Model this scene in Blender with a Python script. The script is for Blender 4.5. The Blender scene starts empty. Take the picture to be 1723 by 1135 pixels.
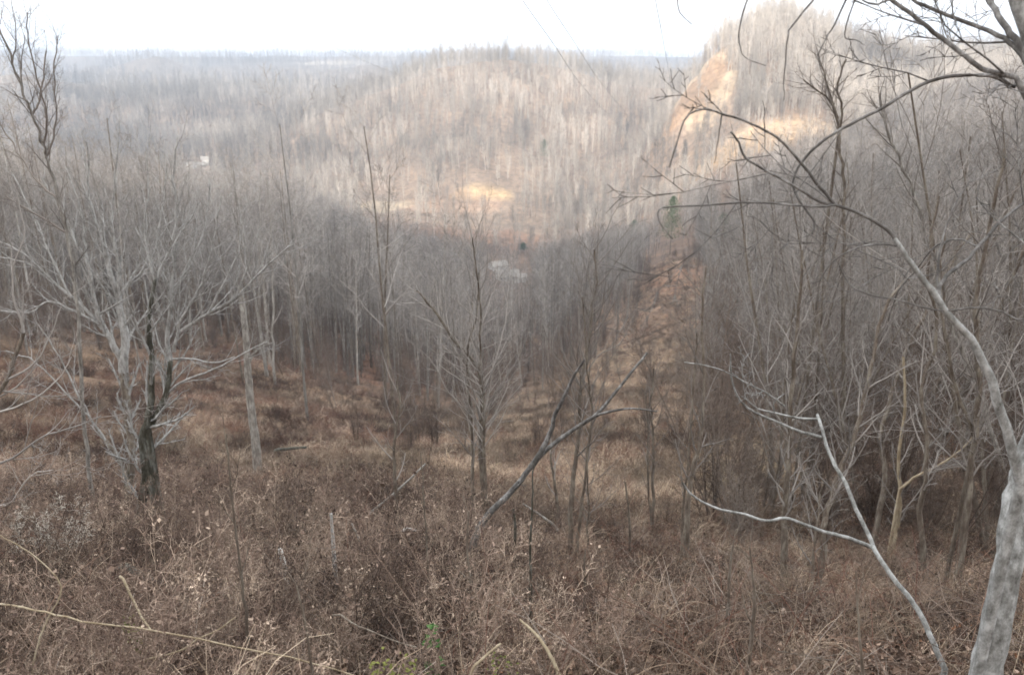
import bpy, math, random
import numpy as np

# ------------------------------------------------------------------ camera, world, sun, exposure
scene = bpy.context.scene
PITCH = math.radians(18.9)
FPX = 1352.0                      # focal length in photo pixels (1723 wide)
cam = bpy.data.cameras.new("camera")
cam.sensor_width = 36.0
cam.lens = FPX / 1723 * 36.0
cam.clip_start = 0.1
cam.clip_end = 12000
cam.dof.use_dof = True
cam.dof.focus_distance = 6.5
cam.dof.aperture_fstop = 2.6
camo = bpy.data.objects.new("camera", cam)
scene.collection.objects.link(camo)
camo.rotation_euler = (math.pi / 2 - PITCH, 0, 0)
scene.camera = camo

SUN_EL = math.radians(14)
SUN_AZ = math.radians(192)        # clockwise from +y: the sun stands behind the camera, a little left
world = bpy.data.worlds.new("World")
scene.world = world
world.use_nodes = True
wn = world.node_tree.nodes
wl = world.node_tree.links
wn.clear()
wo = wn.new("ShaderNodeOutputWorld")
bg = wn.new("ShaderNodeBackground")
sky = wn.new("ShaderNodeTexSky")
sky.sky_type = 'NISHITA'
sky.sun_disc = False
sky.sun_elevation = SUN_EL
sky.sun_rotation = SUN_AZ
sky.air_density = 1.0
sky.dust_density = 4.0
sky.ozone_density = 1.0
tc = wn.new("ShaderNodeTexCoord")
mp = wn.new("ShaderNodeMapping"); mp.inputs['Scale'].default_value = (1.0, 1.0, 3.5)
nz = wn.new("ShaderNodeTexNoise"); nz.inputs['Scale'].default_value = 1.6; nz.inputs['Detail'].default_value = 5
rp = wn.new("ShaderNodeMapRange"); rp.inputs['From Min'].default_value = .3; rp.inputs['From Max'].default_value = .62
rp.inputs['To Min'].default_value = .6; rp.inputs['To Max'].default_value = .95
mx = wn.new("ShaderNodeMix"); mx.data_type = 'RGBA'
mx.inputs['B'].default_value = (8.4, 8.5, 8.7, 1)      # thin bright high cloud over the clear sky
wl.new(tc.outputs['Generated'], mp.inputs['Vector']); wl.new(mp.outputs['Vector'], nz.inputs['Vector'])
wl.new(nz.outputs['Fac'], rp.inputs['Value']); wl.new(rp.outputs['Result'], mx.inputs['Factor'])
wl.new(sky.outputs['Color'], mx.inputs['A']); wl.new(mx.outputs['Result'], bg.inputs['Color'])
bg.inputs['Strength'].default_value = 0.15
wl.new(bg.outputs['Background'], wo.inputs['Surface'])

sun = bpy.data.lights.new("sun", 'SUN')
sun.energy = 3.3
sun.angle = math.radians(1.5)
sun.color = (1.0, 0.91, 0.81)
suno = bpy.data.objects.new("sun", sun)
scene.collection.objects.link(suno)
suno.rotation_euler = (math.pi / 2 - SUN_EL, 0, math.pi - SUN_AZ)
suno.location = (0, -20, 60)

scene.view_settings.view_transform = 'Standard'
scene.view_settings.look = 'None'
scene.view_settings.exposure = 1.12
scene.view_settings.gamma = 1.0
scene.cycles.max_bounces = 6
scene.cycles.diffuse_bounces = 4
scene.cycles.volume_bounces = 0
scene.cycles.use_denoising = True
scene.cycles.denoiser = 'OPENIMAGEDENOISE'
scene.cycles.pixel_filter_type = 'BLACKMAN_HARRIS'
scene.cycles.filter_width = 1.6

# ------------------------------------------------------------------ helpers
cp, sp = math.cos(PITCH), math.sin(PITCH)
def ray(px, py):
    a = (px - 861.5) / FPX; b = (567.5 - py) / FPX
    return (a, cp + b * sp, -sp + b * cp)
def P(px, py, Y):                 # the point of the photo's ray that lies Y metres ahead
    d = ray(px, py); t = Y / d[1]
    return (d[0] * t, Y, d[2] * t)
def project(x, y, z):
    dep = y * cp - z * sp
    dep = np.where(dep > .05, dep, .05)
    return 861.5 + FPX * x / dep, 567.5 - FPX * (y * sp + z * cp) / dep

def tag(o, label=None, cat=None, group=None, kind=None):
    if label: o["label"] = label
    if cat: o["category"] = cat
    if group: o["group"] = group
    if kind: o["kind"] = kind
    return o
def link(o, parent=None):
    scene.collection.objects.link(o)
    if parent: o.parent = parent
    return o
def mesh_from(name, V, F3=None, F4=None, mat=None, smooth=False):
    me = bpy.data.meshes.new(name)
    n3 = 0 if F3 is None else len(F3); n4 = 0 if F4 is None else len(F4)
    me.vertices.add(len(V)); me.vertices.foreach_set("co", np.asarray(V, np.float32).ravel())
    me.loops.add(n3 * 3 + n4 * 4)
    parts = []
    if n4: parts.append(np.asarray(F4, np.int32).ravel())
    if n3: parts.append(np.asarray(F3, np.int32).ravel())
    me.loops.foreach_set("vertex_index", np.concatenate(parts))
    me.polygons.add(n3 + n4)
    st = np.concatenate([np.arange(n4) * 4, n4 * 4 + np.arange(n3) * 3]).astype(np.int32)
    me.polygons.foreach_set("loop_start", st)
    me.update(calc_edges=True)
    me.shade_smooth() if smooth else me.shade_flat()
    if mat: me.materials.append(mat)
    return me

class Tubes:                      # polylines with radii, skinned in batches
    def __init__(s): s.d = {}; s.V = []; s.F = []; s.F3 = []; s.n = 0
    def add(s, pts, rad, sides=3):
        s.d.setdefault((len(pts), sides), []).append((pts, rad))
    def raw(s, V, F4=None, F3=None):
        V = np.asarray(V, float)
        s.V.append(V)
        if F4 is not None and len(F4): s.F.append(np.asarray(F4) + s.n)
        if F3 is not None and len(F3): s.F3.append(np.asarray(F3) + s.n)
        s.n += len(V)
    def done(s, name, mat, smooth=True):
        for (k, m), L in s.d.items():
            Pn = np.array([l[0] for l in L], float); R = np.array([l[1] for l in L], float)
            T = np.gradient(Pn, axis=1); T /= np.linalg.norm(T, axis=2, keepdims=True) + 1e-9
            ref = np.where(np.abs(T[:, :1, 2:3]) > .8, np.array([[[1., .1, 0]]]), np.array([[[0, 0, 1.]]]))
            ref = np.broadcast_to(ref, T.shape)
            A = np.cross(T, ref); A /= np.linalg.norm(A, axis=2, keepdims=True) + 1e-9
            B = np.cross(T, A)
            an = np.arange(m) * 2 * np.pi / m
            ring = A[:, :, None, :] * np.cos(an)[None, None, :, None] + B[:, :, None, :] * np.sin(an)[None, None, :, None]
            V = Pn[:, :, None, :] + ring * R[:, :, None, None]
            V = V.reshape(-1, 3)
            base = (np.arange(len(L)) * k * m)[:, None, None]
            i = np.arange(k - 1)[None, :, None] * m; j = np.arange(m)[None, None, :]; j2 = (j + 1) % m
            F = np.stack([base + i + j, base + i + j2, base + i + m + j2, base + i + m + j], -1).reshape(-1, 4)
            s.raw(V, F)
        s.d = {}
        V = np.concatenate(s.V); F4 = np.concatenate(s.F) if s.F else None
        F3 = np.concatenate(s.F3) if s.F3 else None
        return mesh_from(name, V, F3, F4, mat, smooth)

def grow(sets, p, d, L, r, lv, c, rng, end=None):
    """one branch and its children; sets[lv] receives the tubes"""
    k = c['k'][lv]; step = L / (k - 1); wob = c['wob'][lv]; up = c['up'][lv]
    x, y, z = p; dx, dy, dz = d
    pts = [(x, y, z)]; dirs = [d]; r1 = r * c['tip'][lv]
    for i in range(k - 1):
        dx += rng.gauss(0, wob); dy += rng.gauss(0, wob); dz += rng.gauss(0, wob) + up
        n = 1 / math.sqrt(dx * dx + dy * dy + dz * dz); dx *= n; dy *= n; dz *= n
        x += dx * step; y += dy * step; z += dz * step
        pts.append((x, y, z)); dirs.append((dx, dy, dz))
    rad = [r + (r1 - r) * (i / (k - 1)) ** c.get('tp', .8) for i in range(k)]
    sets[lv].add(pts, rad, c['sides'][lv])
    spawn(sets, pts, rad, L, lv, c, rng)

def spawn(sets, pts, rad, L, lv, c, rng, n=None, t0=None):
    if lv + 1 >= len(c['n']) + 1 or lv >= len(c['n']): return
    if n is None: n = c['n'][lv]
    n = max(0, int(n * rng.uniform(.7, 1.3) + rng.random()))
    t0 = c['t0'][lv] if t0 is None else t0
    az = rng.uniform(0, 6.28); k = len(pts)
    for i in range(n):
        t = t0 + (1 - t0) * (i + rng.random()) / max(n, 1)
        f = min(t * (k - 1), k - 1.001); a = int(f); w = f - a
        q = [pts[a][j] * (1 - w) + pts[a + 1][j] * w for j in range(3)]
        T = [pts[a + 1][j] - pts[a][j] for j in range(3)]
        m = 1 / (math.sqrt(sum(v * v for v in T)) + 1e-9); T = [v * m for v in T]
        rr = rad[a] * (1 - w) + rad[a + 1] * w
        az += 2.4 + rng.gauss(0, .4)
        ang = math.radians(rng.gauss(c['ang'][lv], 9))
        ref = (1, 0, 0) if abs(T[2]) > .8 else (0, 0, 1)
        A = (T[1] * ref[2] - T[2] * ref[1], T[2] * ref[0] - T[0] * ref[2], T[0] * ref[1] - T[1] * ref[0])
        m = 1 / math.sqrt(sum(v * v for v in A)); A = [v * m for v in A]
        B = (T[1] * A[2] - T[2] * A[1], T[2] * A[0] - T[0] * A[2], T[0] * A[1] - T[1] * A[0])
        ca, sa = math.cos(ang), math.sin(ang); cz, sz = math.cos(az), math.sin(az)
        D = tuple(T[j] * ca + (A[j] * cz + B[j] * sz) * sa for j in range(3))
        sh = (1 - c['shape'][lv] * t)
        l2 = L * c['lr'][lv] * sh * rng.uniform(.6, 1.25)
        r2 = max(min(rr * .62, rr * c['rr'][lv]), c['rmin'])
        grow(sets, tuple(q), D, l2, r2, lv + 1, c, rng)

# ------------------------------------------------------------------ value noise
_r = np.random.RandomState(5)
_tab = _r.rand(256, 256)
def vnoise(x, y):
    xi = np.floor(x).astype(int); yi = np.floor(y).astype(int); fx = x - xi; fy = y - yi
    fx = fx * fx * (3 - 2 * fx); fy = fy * fy * (3 - 2 * fy)
    g = lambda a, b: _tab[a & 255, b & 255]
    return (g(xi, yi) * (1 - fx) + g(xi + 1, yi) * fx) * (1 - fy) + (g(xi, yi + 1) * (1 - fx) + g(xi + 1, yi + 1) * fx) * fy
def fbm(x, y, o=4):
    s = 0; a = .5
    for i in range(o):
        s = s + a * (vnoise(x * 2 ** i + 17.3 * i, y * 2 ** i + 9.1 * i) - .5); a *= .5
    return s * 2

# ------------------------------------------------------------------ terrain shape: photo points with their distance ahead
CTRL = [
 (0,1135,3.4),(430,1135,3.4),(861,1135,3.3),(1300,1135,3.2),(1723,1135,3.1),
 (0,1000,6.2),(430,1000,6.0),(861,1010,5.8),(1300,1040,5.0),(1723,1040,4.6),
 (0,890,11),(235,882,11),(500,885,11),(861,905,11),(1150,915,12),(1400,985,9),(1560,950,11),(1723,955,10),
 (-300,820,18),(0,830,18),(250,822,18),(430,792,29),(560,800,28),(700,800,27),(860,820,25),(1000,830,23),(1150,850,20),(1300,870,18),(1500,880,17),(1723,870,16),
 (-300,650,34),(0,680,34),(250,695,37),(480,705,42),(640,735,42),(760,752,42),(900,755,38),(1050,740,36),(1200,750,30),(1400,760,28),(1723,760,25),
 (-400,500,55),(0,545,60),(250,590,66),(430,612,72),(520,632,76),(640,676,72),(760,692,74),(860,684,82),(960,668,78),(1050,640,80),(1200,640,66),(1400,630,55),(1723,600,45),
 (-400,470,110),(0,510,115),(250,520,120),(450,535,125),(600,580,120),(760,610,125),(900,610,125),(1000,590,125),(1090,555,130),(1200,530,120),(1400,500,105),(1723,470,90),
 (-400,400,180),(0,430,190),(250,440,190),(450,465,190),(640,520,190),(800,540,190),(950,530,190),(1060,480,185),(1140,440,185),(1250,440,180),(1450,410,165),(1723,370,150),
 (-400,330,280),(0,355,280),(250,375,275),(450,410,270),(640,450,270),(855,468,290),(1000,450,280),(1110,415,275),(1250,375,270),(1450,330,260),(1723,280,240),
 (-400,290,400),(0,308,400),(250,325,400),(400,345,400),(520,365,370),(640,362,385),(700,385,345),(855,412,345),(1000,400,345),(1120,375,330),(1220,325,325),(1350,280,330),(1500,250,320),(1723,215,300),
 (650,345,420),(740,340,420),(810,327,432),(860,330,430),(960,345,420),(1060,340,410),(1130,310,400),(1190,270,385),
 (1250,232,380),(1300,217,382),(1400,212,385),(1500,200,390),(1723,180,390),
 (1126,200,440),(1145,160,450),(1180,126,450),(1220,120,440),(1250,108,430),(1300,82,430),(1345,98,430),(1385,130,430),(1450,150,430),(1560,154,425),(1723,150,420),
 (1300,150,410),(1450,175,410),(1230,190,410),
 (560,270,500),(650,265,500),(750,262,500),(850,258,500),(950,265,500),(1050,270,490),(1110,250,490),
 (600,205,570),(700,188,570),(800,180,570),(900,180,570),(1000,190,570),(1080,200,560),
 (640,156,640),(700,136,640),(755,110,640),(850,108,640),(940,114,640),(1005,136,640),(1070,146,640),(1130,150,640),(560,185,640),(480,225,620),
 (400,262,560),(335,275,560),(440,285,480),(250,270,580),(0,262,560),(-400,250,560),(380,250,640),(200,235,700),(0,225,700),
 (640,175,760),(800,160,780),(950,160,780),(1100,165,780),(1300,140,700),(1500,140,700),(1723,140,700),(2000,140,700),
 (2100,180,390),(2100,280,240),(2100,450,90),(2100,600,45),(2100,760,24),(2100,900,12),(2100,1100,3.3),(-400,900,11),(-400,1100,3.6),
]
def warp(x, y):
    yy = y + 12.0
    a = x / yy
    a = 1.15 * np.tanh(a / 1.15)
    return a * 2.2, np.log(yy)
_c = np.array([P(*q) for q in CTRL])
_u, _v = warp(_c[:, 0], _c[:, 1])
_w = _c[:, 2] / (_c[:, 1] + 12)
def _k(r2): return .5 * r2 * np.log(r2 + 1e-12)
_n = len(_c)
K = _k((_u[:, None] - _u[None]) ** 2 + (_v[:, None] - _v[None]) ** 2) + np.eye(_n) * 2e-3
Q = np.stack([np.ones(_n), _u, _v], 1)
A = np.block([[K, Q], [Q.T, np.zeros((3, 3))]])
_sol = np.linalg.solve(A, np.concatenate([_w, [0, 0, 0]]))
SMOOTH = 1
def smooth01(t): t = np.clip(t, 0, 1); return t * t * (3 - 2 * t)
def height(x, y, detail=True):
    x = np.asarray(x, float); y = np.asarray(y, float); sh = x.shape
    x = x.ravel(); y = y.ravel()
    yc = np.maximum(y, 1.0) ; yc = np.minimum(yc, 1000)
    xs = np.sign(x) * np.minimum(np.abs(x), 1.4 * (yc + 12))
    u, v = warp(xs, yc)
    z = np.empty(len(x))
    for s in range(0, len(x), 40000):
        e = slice(s, s + 40000)
        r2 = (u[e, None] - _u) ** 2 + (v[e, None] - _v) ** 2
        z[e] = _k(r2) @ _sol[:_n] + _sol[_n] + _sol[_n + 1] * u[e] + _sol[_n + 2] * v[e]
    z = z * (yc + 12)
    # unseen rise behind the camera, shaped to throw shade over the near valley
    t = np.maximum(1.0 - y, 0)
    shade_ridge = 64 * (1 - np.exp(-(t / 95) ** 1.25)) * (1 + .10 * np.sin(x / 60 + 1.0) + .06 * np.sin(x / 23)) + .10 * np.clip(x, -150, 150) * smooth01(t / 120)
    z = z + np.where(y < 1, shade_ridge - .0 * t, 0)
    # far hills
    def rn(X, Y, s): return 1 - np.abs(2 * vnoise(X / s, Y / s) - 1)
    wx = x + 90 * fbm(x / 240, y / 240, 3); wy = y + 90 * fbm(x / 240 + 40, y / 240, 3)
    h = .62 * rn(wx, wy, 420) + .26 * rn(wx + 900, wy, 190) + .12 * rn(wx, wy + 500, 80)
    far = -92 + (62 + 18 * smooth01((y - 850) / 500) + 27 * smooth01((y - 1400) / 700)) * smooth01(h * 1.35 - .12)
    far = np.where(y < 1500, np.minimum(far, -34 + .25 * (far + 34)), far)
    for cx_, cy_, hh_, rx_, ry_, rt in ((-520, 900, 80, 190, 80, .25), (-330, 900, 58, 50, 150, -.5), (-600, 800, 62, 60, 150, .6), (-440, 820, 56, 45, 140, -.2), (-250, 1350, 82, 170, 100, -.2), (-620, 1450, 98, 150, 160, .5),
                                        (-120, 1300, 70, 60, 200, .3), (60, 1500, 80, 300, 110, .1), (-700, 1650, 90, 380, 130, .1), (500, 1500, 88, 420, 150, 0)):
        dx_ = (x - cx_) * math.cos(rt) + (y - cy_) * math.sin(rt); dy_ = (y - cy_) * math.cos(rt) - (x - cx_) * math.sin(rt)
        g_ = -92 + hh_ * np.exp(-(dx_ / rx_) ** 2 - (dy_ / ry_) ** 2) * (1 + .16 * fbm(x / 70, y / 70, 3)) + 8 * fbm(x / 45 + 9, y / 45, 3)
        far = np.maximum(far, g_)
    b = smooth01((y - 640) / 200) ** 1.0
    z = z * (1 - b) + far * b
    rk = np.exp(-(((x - 104) / 24) ** 2 + ((y - 450) / 34) ** 2)); z = z + 11 * rk * fbm(x / 12, y / 8, 5) 
    z = z + 7 * fbm(x / 55 + 2, y / 120, 3) * smooth01((y - 430) / 60) * (1 - smooth01((y - 690) / 60))
    if detail:
        dist = np.hypot(x, y)
        z = z + 2.4 * fbm(x / 13, y / 13, 4) * smooth01((dist - 22) / 60) * np.minimum(1, dist / 80) * 1.0
        z = z + .35 * fbm(x / 3.1 + 50, y / 3.1, 4) * smooth01((dist - 4) / 12) + .10 * fbm(x / .7, y / .7, 3)
    return z.reshape(sh)
def hz(x, y): return float(bil(np.array([x]), np.array([y]))[0])

N = 760
kx = 7.2
uu = np.linspace(-1, 1, N)
gx = 3000 * np.sinh(kx * uu) / np.sinh(kx)
vv = np.linspace(-.62, 1, N)
gy = 4 + 3600 * np.sinh(7.4 * vv) / np.sinh(7.4)
GX, GY = np.meshgrid(gx, gy)
GTOP = height(GX, GY)                 # the top of the weeds, as the photo shows it
GZ = GTOP - .42 * smooth01((GY + 2) / 3) * (1 - smooth01((GY - 16) / 26)) - .22 * smooth01((GY - 16) / 26) * (1 - smooth01((GY - 90) / 60))
GV = np.stack([GX, GY, GZ], -1).reshape(-1, 3)
ii = (np.arange(N - 1)[:, None] * N + np.arange(N - 1)[None]).ravel()
GF = np.stack([ii, ii + 1, ii + 1 + N, ii + N], 1)

def bil(x, y, GZ=GZ):             # height read back from the ground sheet itself
    x = np.asarray(x, float); y = np.asarray(y, float)
    fi = (np.arcsinh(x / 3000 * np.sinh(kx)) / kx + 1) / 2 * (N - 1)
    fj = (np.arcsinh((y - 4) / 3600 * np.sinh(7.4)) / 7.4 + .62) / 1.62 * (N - 1)
    i = np.clip(fi.astype(int), 0, N - 2); j = np.clip(fj.astype(int), 0, N - 2)
    a = np.clip((x - gx[i]) / (gx[i + 1] - gx[i]), 0, 1); b = np.clip((y - gy[j]) / (gy[j + 1] - gy[j]), 0, 1)
    return (GZ[j, i] * (1 - a) + GZ[j, i + 1] * a) * (1 - b) + (GZ[j + 1, i] * (1 - a) + GZ[j + 1, i + 1] * a) * b
def gpix(px, py, y0=1.5, y1=700):  # where the photo's ray meets the ground
    d = ray(px, py)
    ys = np.exp(np.linspace(math.log(y0), math.log(y1), 900)); t = ys / d[1]
    g = bil(d[0] * t, ys, GTOP); below = d[2] * t < g
    i = int(np.argmax(below)) if below.any() else len(ys) - 1
    return (float(d[0] * t[i]), float(ys[i]), float(g[i]))

# ------------------------------------------------------------------ materials
def new_mat(name):
    m = bpy.data.materials.new(name); m.use_nodes = True
    nt = m.node_tree; b = nt.nodes['Principled BSDF']
    b.inputs['Roughness'].default_value = .9
    b.inputs['Specular IOR Level'].default_value = .15
    return m, nt, b
def noise(nt, scale, detail=4, rough=.6, vec=None, dist=0.):
    n = nt.nodes.new("ShaderNodeTexNoise"); n.inputs['Scale'].default_value = scale
    n.inputs['Detail'].default_value = detail; n.inputs['Roughness'].default_value = rough; n.inputs['Distortion'].default_value = dist
    if vec: nt.links.new(vec, n.inputs['Vector'])
    return n
def ramp(nt, fac, stops):
    r = nt.nodes.new("ShaderNodeValToRGB"); e = r.color_ramp.elements
    while len(e) < len(stops): e.new(.5)
    for k, (p, c) in zip(e, stops): k.position = p; k.color = (*c, 1)
    nt.links.new(fac, r.inputs['Fac']); return r
def mixc(nt, fac, a, b, mode='MIX'):
    m = nt.nodes.new("ShaderNodeMix"); m.data_type = 'RGBA'; m.blend_type = mode
    for s, v in ((m.inputs['Factor'], fac), (m.inputs['A'], a), (m.inputs['B'], b)):
        if isinstance(v, (int, float)): s.default_value = v
        elif isinstance(v, tuple): s.default_value = (*v, 1)
        else: nt.links.new(v, s)
    return m.outputs['Result']
def bark(name, dark, mid, pale, scale=9., var=.35, lo=.35, hi=.62, zs=.25):
    """bark with lichen patches, each tree a little lighter or darker"""
    m, nt, b = new_mat(name)
    tc = nt.nodes.new("ShaderNodeTexCoord"); mp = nt.nodes.new("ShaderNodeMapping")
    mp.inputs['Scale'].default_value = (1, 1, zs); nt.links.new(tc.outputs['Object'], mp.inputs['Vector'])
    n = noise(nt, scale, 10, .78, mp.outputs['Vector'])
    r = ramp(nt, n.outputs['Fac'], [(lo, dark), ((lo + hi) / 2, mid), (hi, pale)])
    oi = nt.nodes.new("ShaderNodeObjectInfo")
    mr = nt.nodes.new("ShaderNodeMapRange"); mr.inputs['To Min'].default_value = 1 - var; mr.inputs['To Max'].default_value = 1 + var
    nt.links.new(oi.outputs['Random'], mr.inputs['Value'])
    out = mixc(nt, 1.0, r.outputs['Color'], mr.outputs['Result'], 'MULTIPLY')
    at = nt.nodes.new("ShaderNodeAttribute"); at.attribute_type = 'INSTANCER'; at.attribute_name = 'tone'
    ad = nt.nodes.new("ShaderNodeMath"); ad.operation = 'ADD'; ad.inputs[1].default_value = 1; nt.links.new(at.outputs['Fac'], ad.inputs[0])
    nt.links.new(mixc(nt, 1.0, out, ad.outputs['Value'], 'MULTIPLY'), b.inputs['Base Color'])
    bp = nt.nodes.new("ShaderNodeBump"); bp.inputs['Strength'].default_value = .5; bp.inputs['Distance'].default_value = .01
    nt.links.new(n.outputs['Fac'], bp.inputs['Height']); nt.links.new(bp.outputs['Normal'], b.inputs['Normal'])
    return m
def varied(name, stops, rough=.95, trans=0.):
    """one flat natural colour per plant or leaf, picked at random along a ramp"""
    m, nt, b = new_mat(name)
    oi = nt.nodes.new("ShaderNodeObjectInfo")
    r = ramp(nt, oi.outputs['Random'], stops)
    ge = nt.nodes.new("ShaderNodeNewGeometry")
    r2 = nt.nodes.new("ShaderNodeMapRange"); r2.inputs['To Min'].default_value = .65; r2.inputs['To Max'].default_value = 1.35
    nt.links.new(ge.outputs['Random Per Island'], r2.inputs['Value'])
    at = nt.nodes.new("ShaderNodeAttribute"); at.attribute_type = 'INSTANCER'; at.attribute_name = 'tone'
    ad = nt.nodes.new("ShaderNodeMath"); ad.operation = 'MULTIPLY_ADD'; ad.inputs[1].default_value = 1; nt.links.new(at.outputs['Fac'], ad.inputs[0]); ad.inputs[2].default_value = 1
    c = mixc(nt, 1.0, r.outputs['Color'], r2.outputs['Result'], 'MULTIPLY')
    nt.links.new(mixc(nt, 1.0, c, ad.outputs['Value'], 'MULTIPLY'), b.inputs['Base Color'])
    b.inputs['Roughness'].default_value = rough
    return m
M = {}
M['far'] = varied('far_bark', [(0, (.26, .23, .20)), (.5, (.37, .335, .29)), (1, (.47, .43, .38))])
M['farbrown'] = varied('far_brown', [(0, (.26, .195, .155)), (1, (.40, .31, .25))])
M['wood'] = bark('forest_bark', (.14, .12, .10), (.27, .25, .22), (.42, .40, .37), 6)
M['twig'] = varied('twig_bark', [(0, (.18, .155, .135)), (.5, (.27, .245, .22)), (1, (.38, .35, .32))])
M['pale'] = bark('pale_mottled_bark', (.10, .095, .085), (.27, .27, .255), (.50, .50, .485), 17, 0., .36, .64, .6)
M['grey'] = bark('grey_limb_bark', (.06, .055, .05), (.15, .14, .13), (.40, .39, .37), 9, 0., .38, .66, .5)
M['brush'] = varied('understory_twigs', [(0, (.11, .08, .062)), (.6, (.17, .13, .105)), (1, (.25, .215, .18))])
M['limb'] = bark('pale_limb_bark', (.17, .16, .145), (.34, .33, .31), (.50, .49, .47), 14, 0., .36, .6, .35)
M['dark'] = bark('dark_mossy_bark', (.025, .022, .016), (.06, .055, .04), (.16, .16, .14), 12, .1)
M['brown'] = bark('brown_bark', (.07, .055, .04), (.15, .12, .095), (.28, .25, .20), 10, .15)
M['dead'] = bark('weathered_wood', (.09, .08, .07), (.22, .20, .175), (.40, .38, .34), 12, .1)
M['tan'] = bark('tan_bark', (.16, .12, .07), (.30, .24, .16), (.42, .36, .26), 12, .1)
M['cut'] = bark('bleached_wood', (.55, .52, .47), (.75, .73, .68), (.85, .84, .8), 10, .0)
M['green'] = varied('evergreen_needles', [(0, (.045, .075, .028)), (1, (.085, .125, .045))])

# ground: colour patches that belong to the soil, broken up by noise
def ground_mat():
    m, nt, b = new_mat('hillside_soil')
    at = nt.nodes.new("ShaderNodeAttribute"); at.attribute_name = 'soil'
    tc = nt.nodes.new("ShaderNodeTexCoord")
    n1 = noise(nt, .35, 8, .7, tc.outputs['Object']); n2 = noise(nt, 6., 6, .7, tc.outputs['Object']); n3 = noise(nt, .045, 6, .65, tc.outputs['Object'])
    r1 = ramp(nt, n1.outputs['Fac'], [(.3, (.55, .52, .5)), (.5, (1, 1, 1)), (.72, (1.5, 1.4, 1.25))])
    r2 = ramp(nt, n2.outputs['Fac'], [(.3, (.5, .48, .46)), (.5, (1, .97, .94)), (.75, (1.55, 1.5, 1.4))])
    r3 = ramp(nt, n3.outputs['Fac'], [(.35, (.75, .74, .72)), (.65, (1.25, 1.2, 1.15))])
    c = mixc(nt, 1., at.outputs['Color'], r1.outputs['Color'], 'MULTIPLY')
    c = mixc(nt, 1., c, r2.outputs['Color'], 'MULTIPLY')
    c = mixc(nt, 1., c, r3.outputs['Color'], 'MULTIPLY')
    nt.links.new(c, b.inputs['Base Color'])
    bp = nt.nodes.new("ShaderNodeBump"); bp.inputs['Strength'].default_value = .8; bp.inputs['Distance'].default_value = .15
    nt.links.new(n2.outputs['Fac'], bp.inputs['Height']); nt.links.new(bp.outputs['Normal'], b.inputs['Normal'])
    return m
me = mesh_from('hillside', GV, None, GF, ground_mat(), True)
col = np.empty((N * N, 3)); X, Y, Z = GV.T
col[:] = (.15, .108, .082)                                    # leaf litter
def paint(mask, c):
    mask = mask[:, None]; col[:] = col * (1 - mask) + np.array(c) * mask
wood_far = smooth01((Y - 330) / 60); paint(wood_far, (.25, .20, .16))
paint(smooth01((Y - 750) / 150), (.16, .14, .12))
def blob(px, py, Yc, rx, ry, c, k=1., pw=1.0):
    x0, y0, z0 = P(px, py, Yc)
    q = ((X - x0) / rx) ** 2 + ((Y - y0) / ry) ** 2
    q = np.sqrt(q) + .35 * fbm(X / (rx * .5) + 3, Y / (rx * .5), 4)
    paint(k * smooth01((1.15 - q) / .35), c)
blob(300, 700, 42, 26, 22, (.175, .13, .095), .8)              # dead grass on the left field
blob(520, 660, 55, 16, 16, (.20, .15, .11), .6)
blob(400, 830, 18, 4, 2.5, (.20, .19, .08), .6)
blob(740, 800, 26, 7, 5, (.36, .29, .20), .7)               # mossy bench
blob(880, 770, 30, 9, 9, (.36, .29, .20), .9)                 # pale dry grass in the draw
blob(1040, 790, 28, 7, 12, (.36, .29, .20), .9)
blob(1020, 700, 50, 10, 16, (.30, .21, .14), .8)
blob(1090, 600, 95, 13, 40, (.29, .22, .155), .85)              # cleared strip climbing the right spur
blob(1120, 500, 150, 15, 42, (.255, .18, .13), .85)
blob(1150, 470, 170, 8, 20, (.28, .17, .115), .8)
blob(650, 347, 415, 15, 12, (.44, .37, .275), .9)               # bare benches on the far hill
blob(812, 326, 432, 17, 12, (.46, .345, .21), .9)
blob(760, 345, 415, 26, 22, (.32, .23, .17), .7)
blob(870, 395, 350, 40, 14, (.26, .17, .125), .7)
blob(1180, 150, 450, 16, 36, (.46, .38, .285), 1)              # rock cut and bench on the right hill
blob(1165, 200, 440, 20, 16, (.32, .23, .16), 1)
blob(1320, 215, 380, 46, 9, (.48, .37, .26), 1)
blob(1270, 240, 372, 20, 12, (.40, .30, .20), 1)
blob(600, 620, 100, 12, 12, (.20, .11, .075), .6)
blob(545, 108, 1700, 60, 70, (.42, .39, .33), .9)            # a bared hilltop far off
ca = me.color_attributes.new('soil', 'FLOAT_COLOR', 'POINT')
ca.data.foreach_set('color', np.concatenate([col, np.ones((N * N, 1))], 1).astype(np.float32).ravel())
ground = link(bpy.data.objects.new('ground', me)); tag(ground, kind='structure')
SOIL = col

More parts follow.
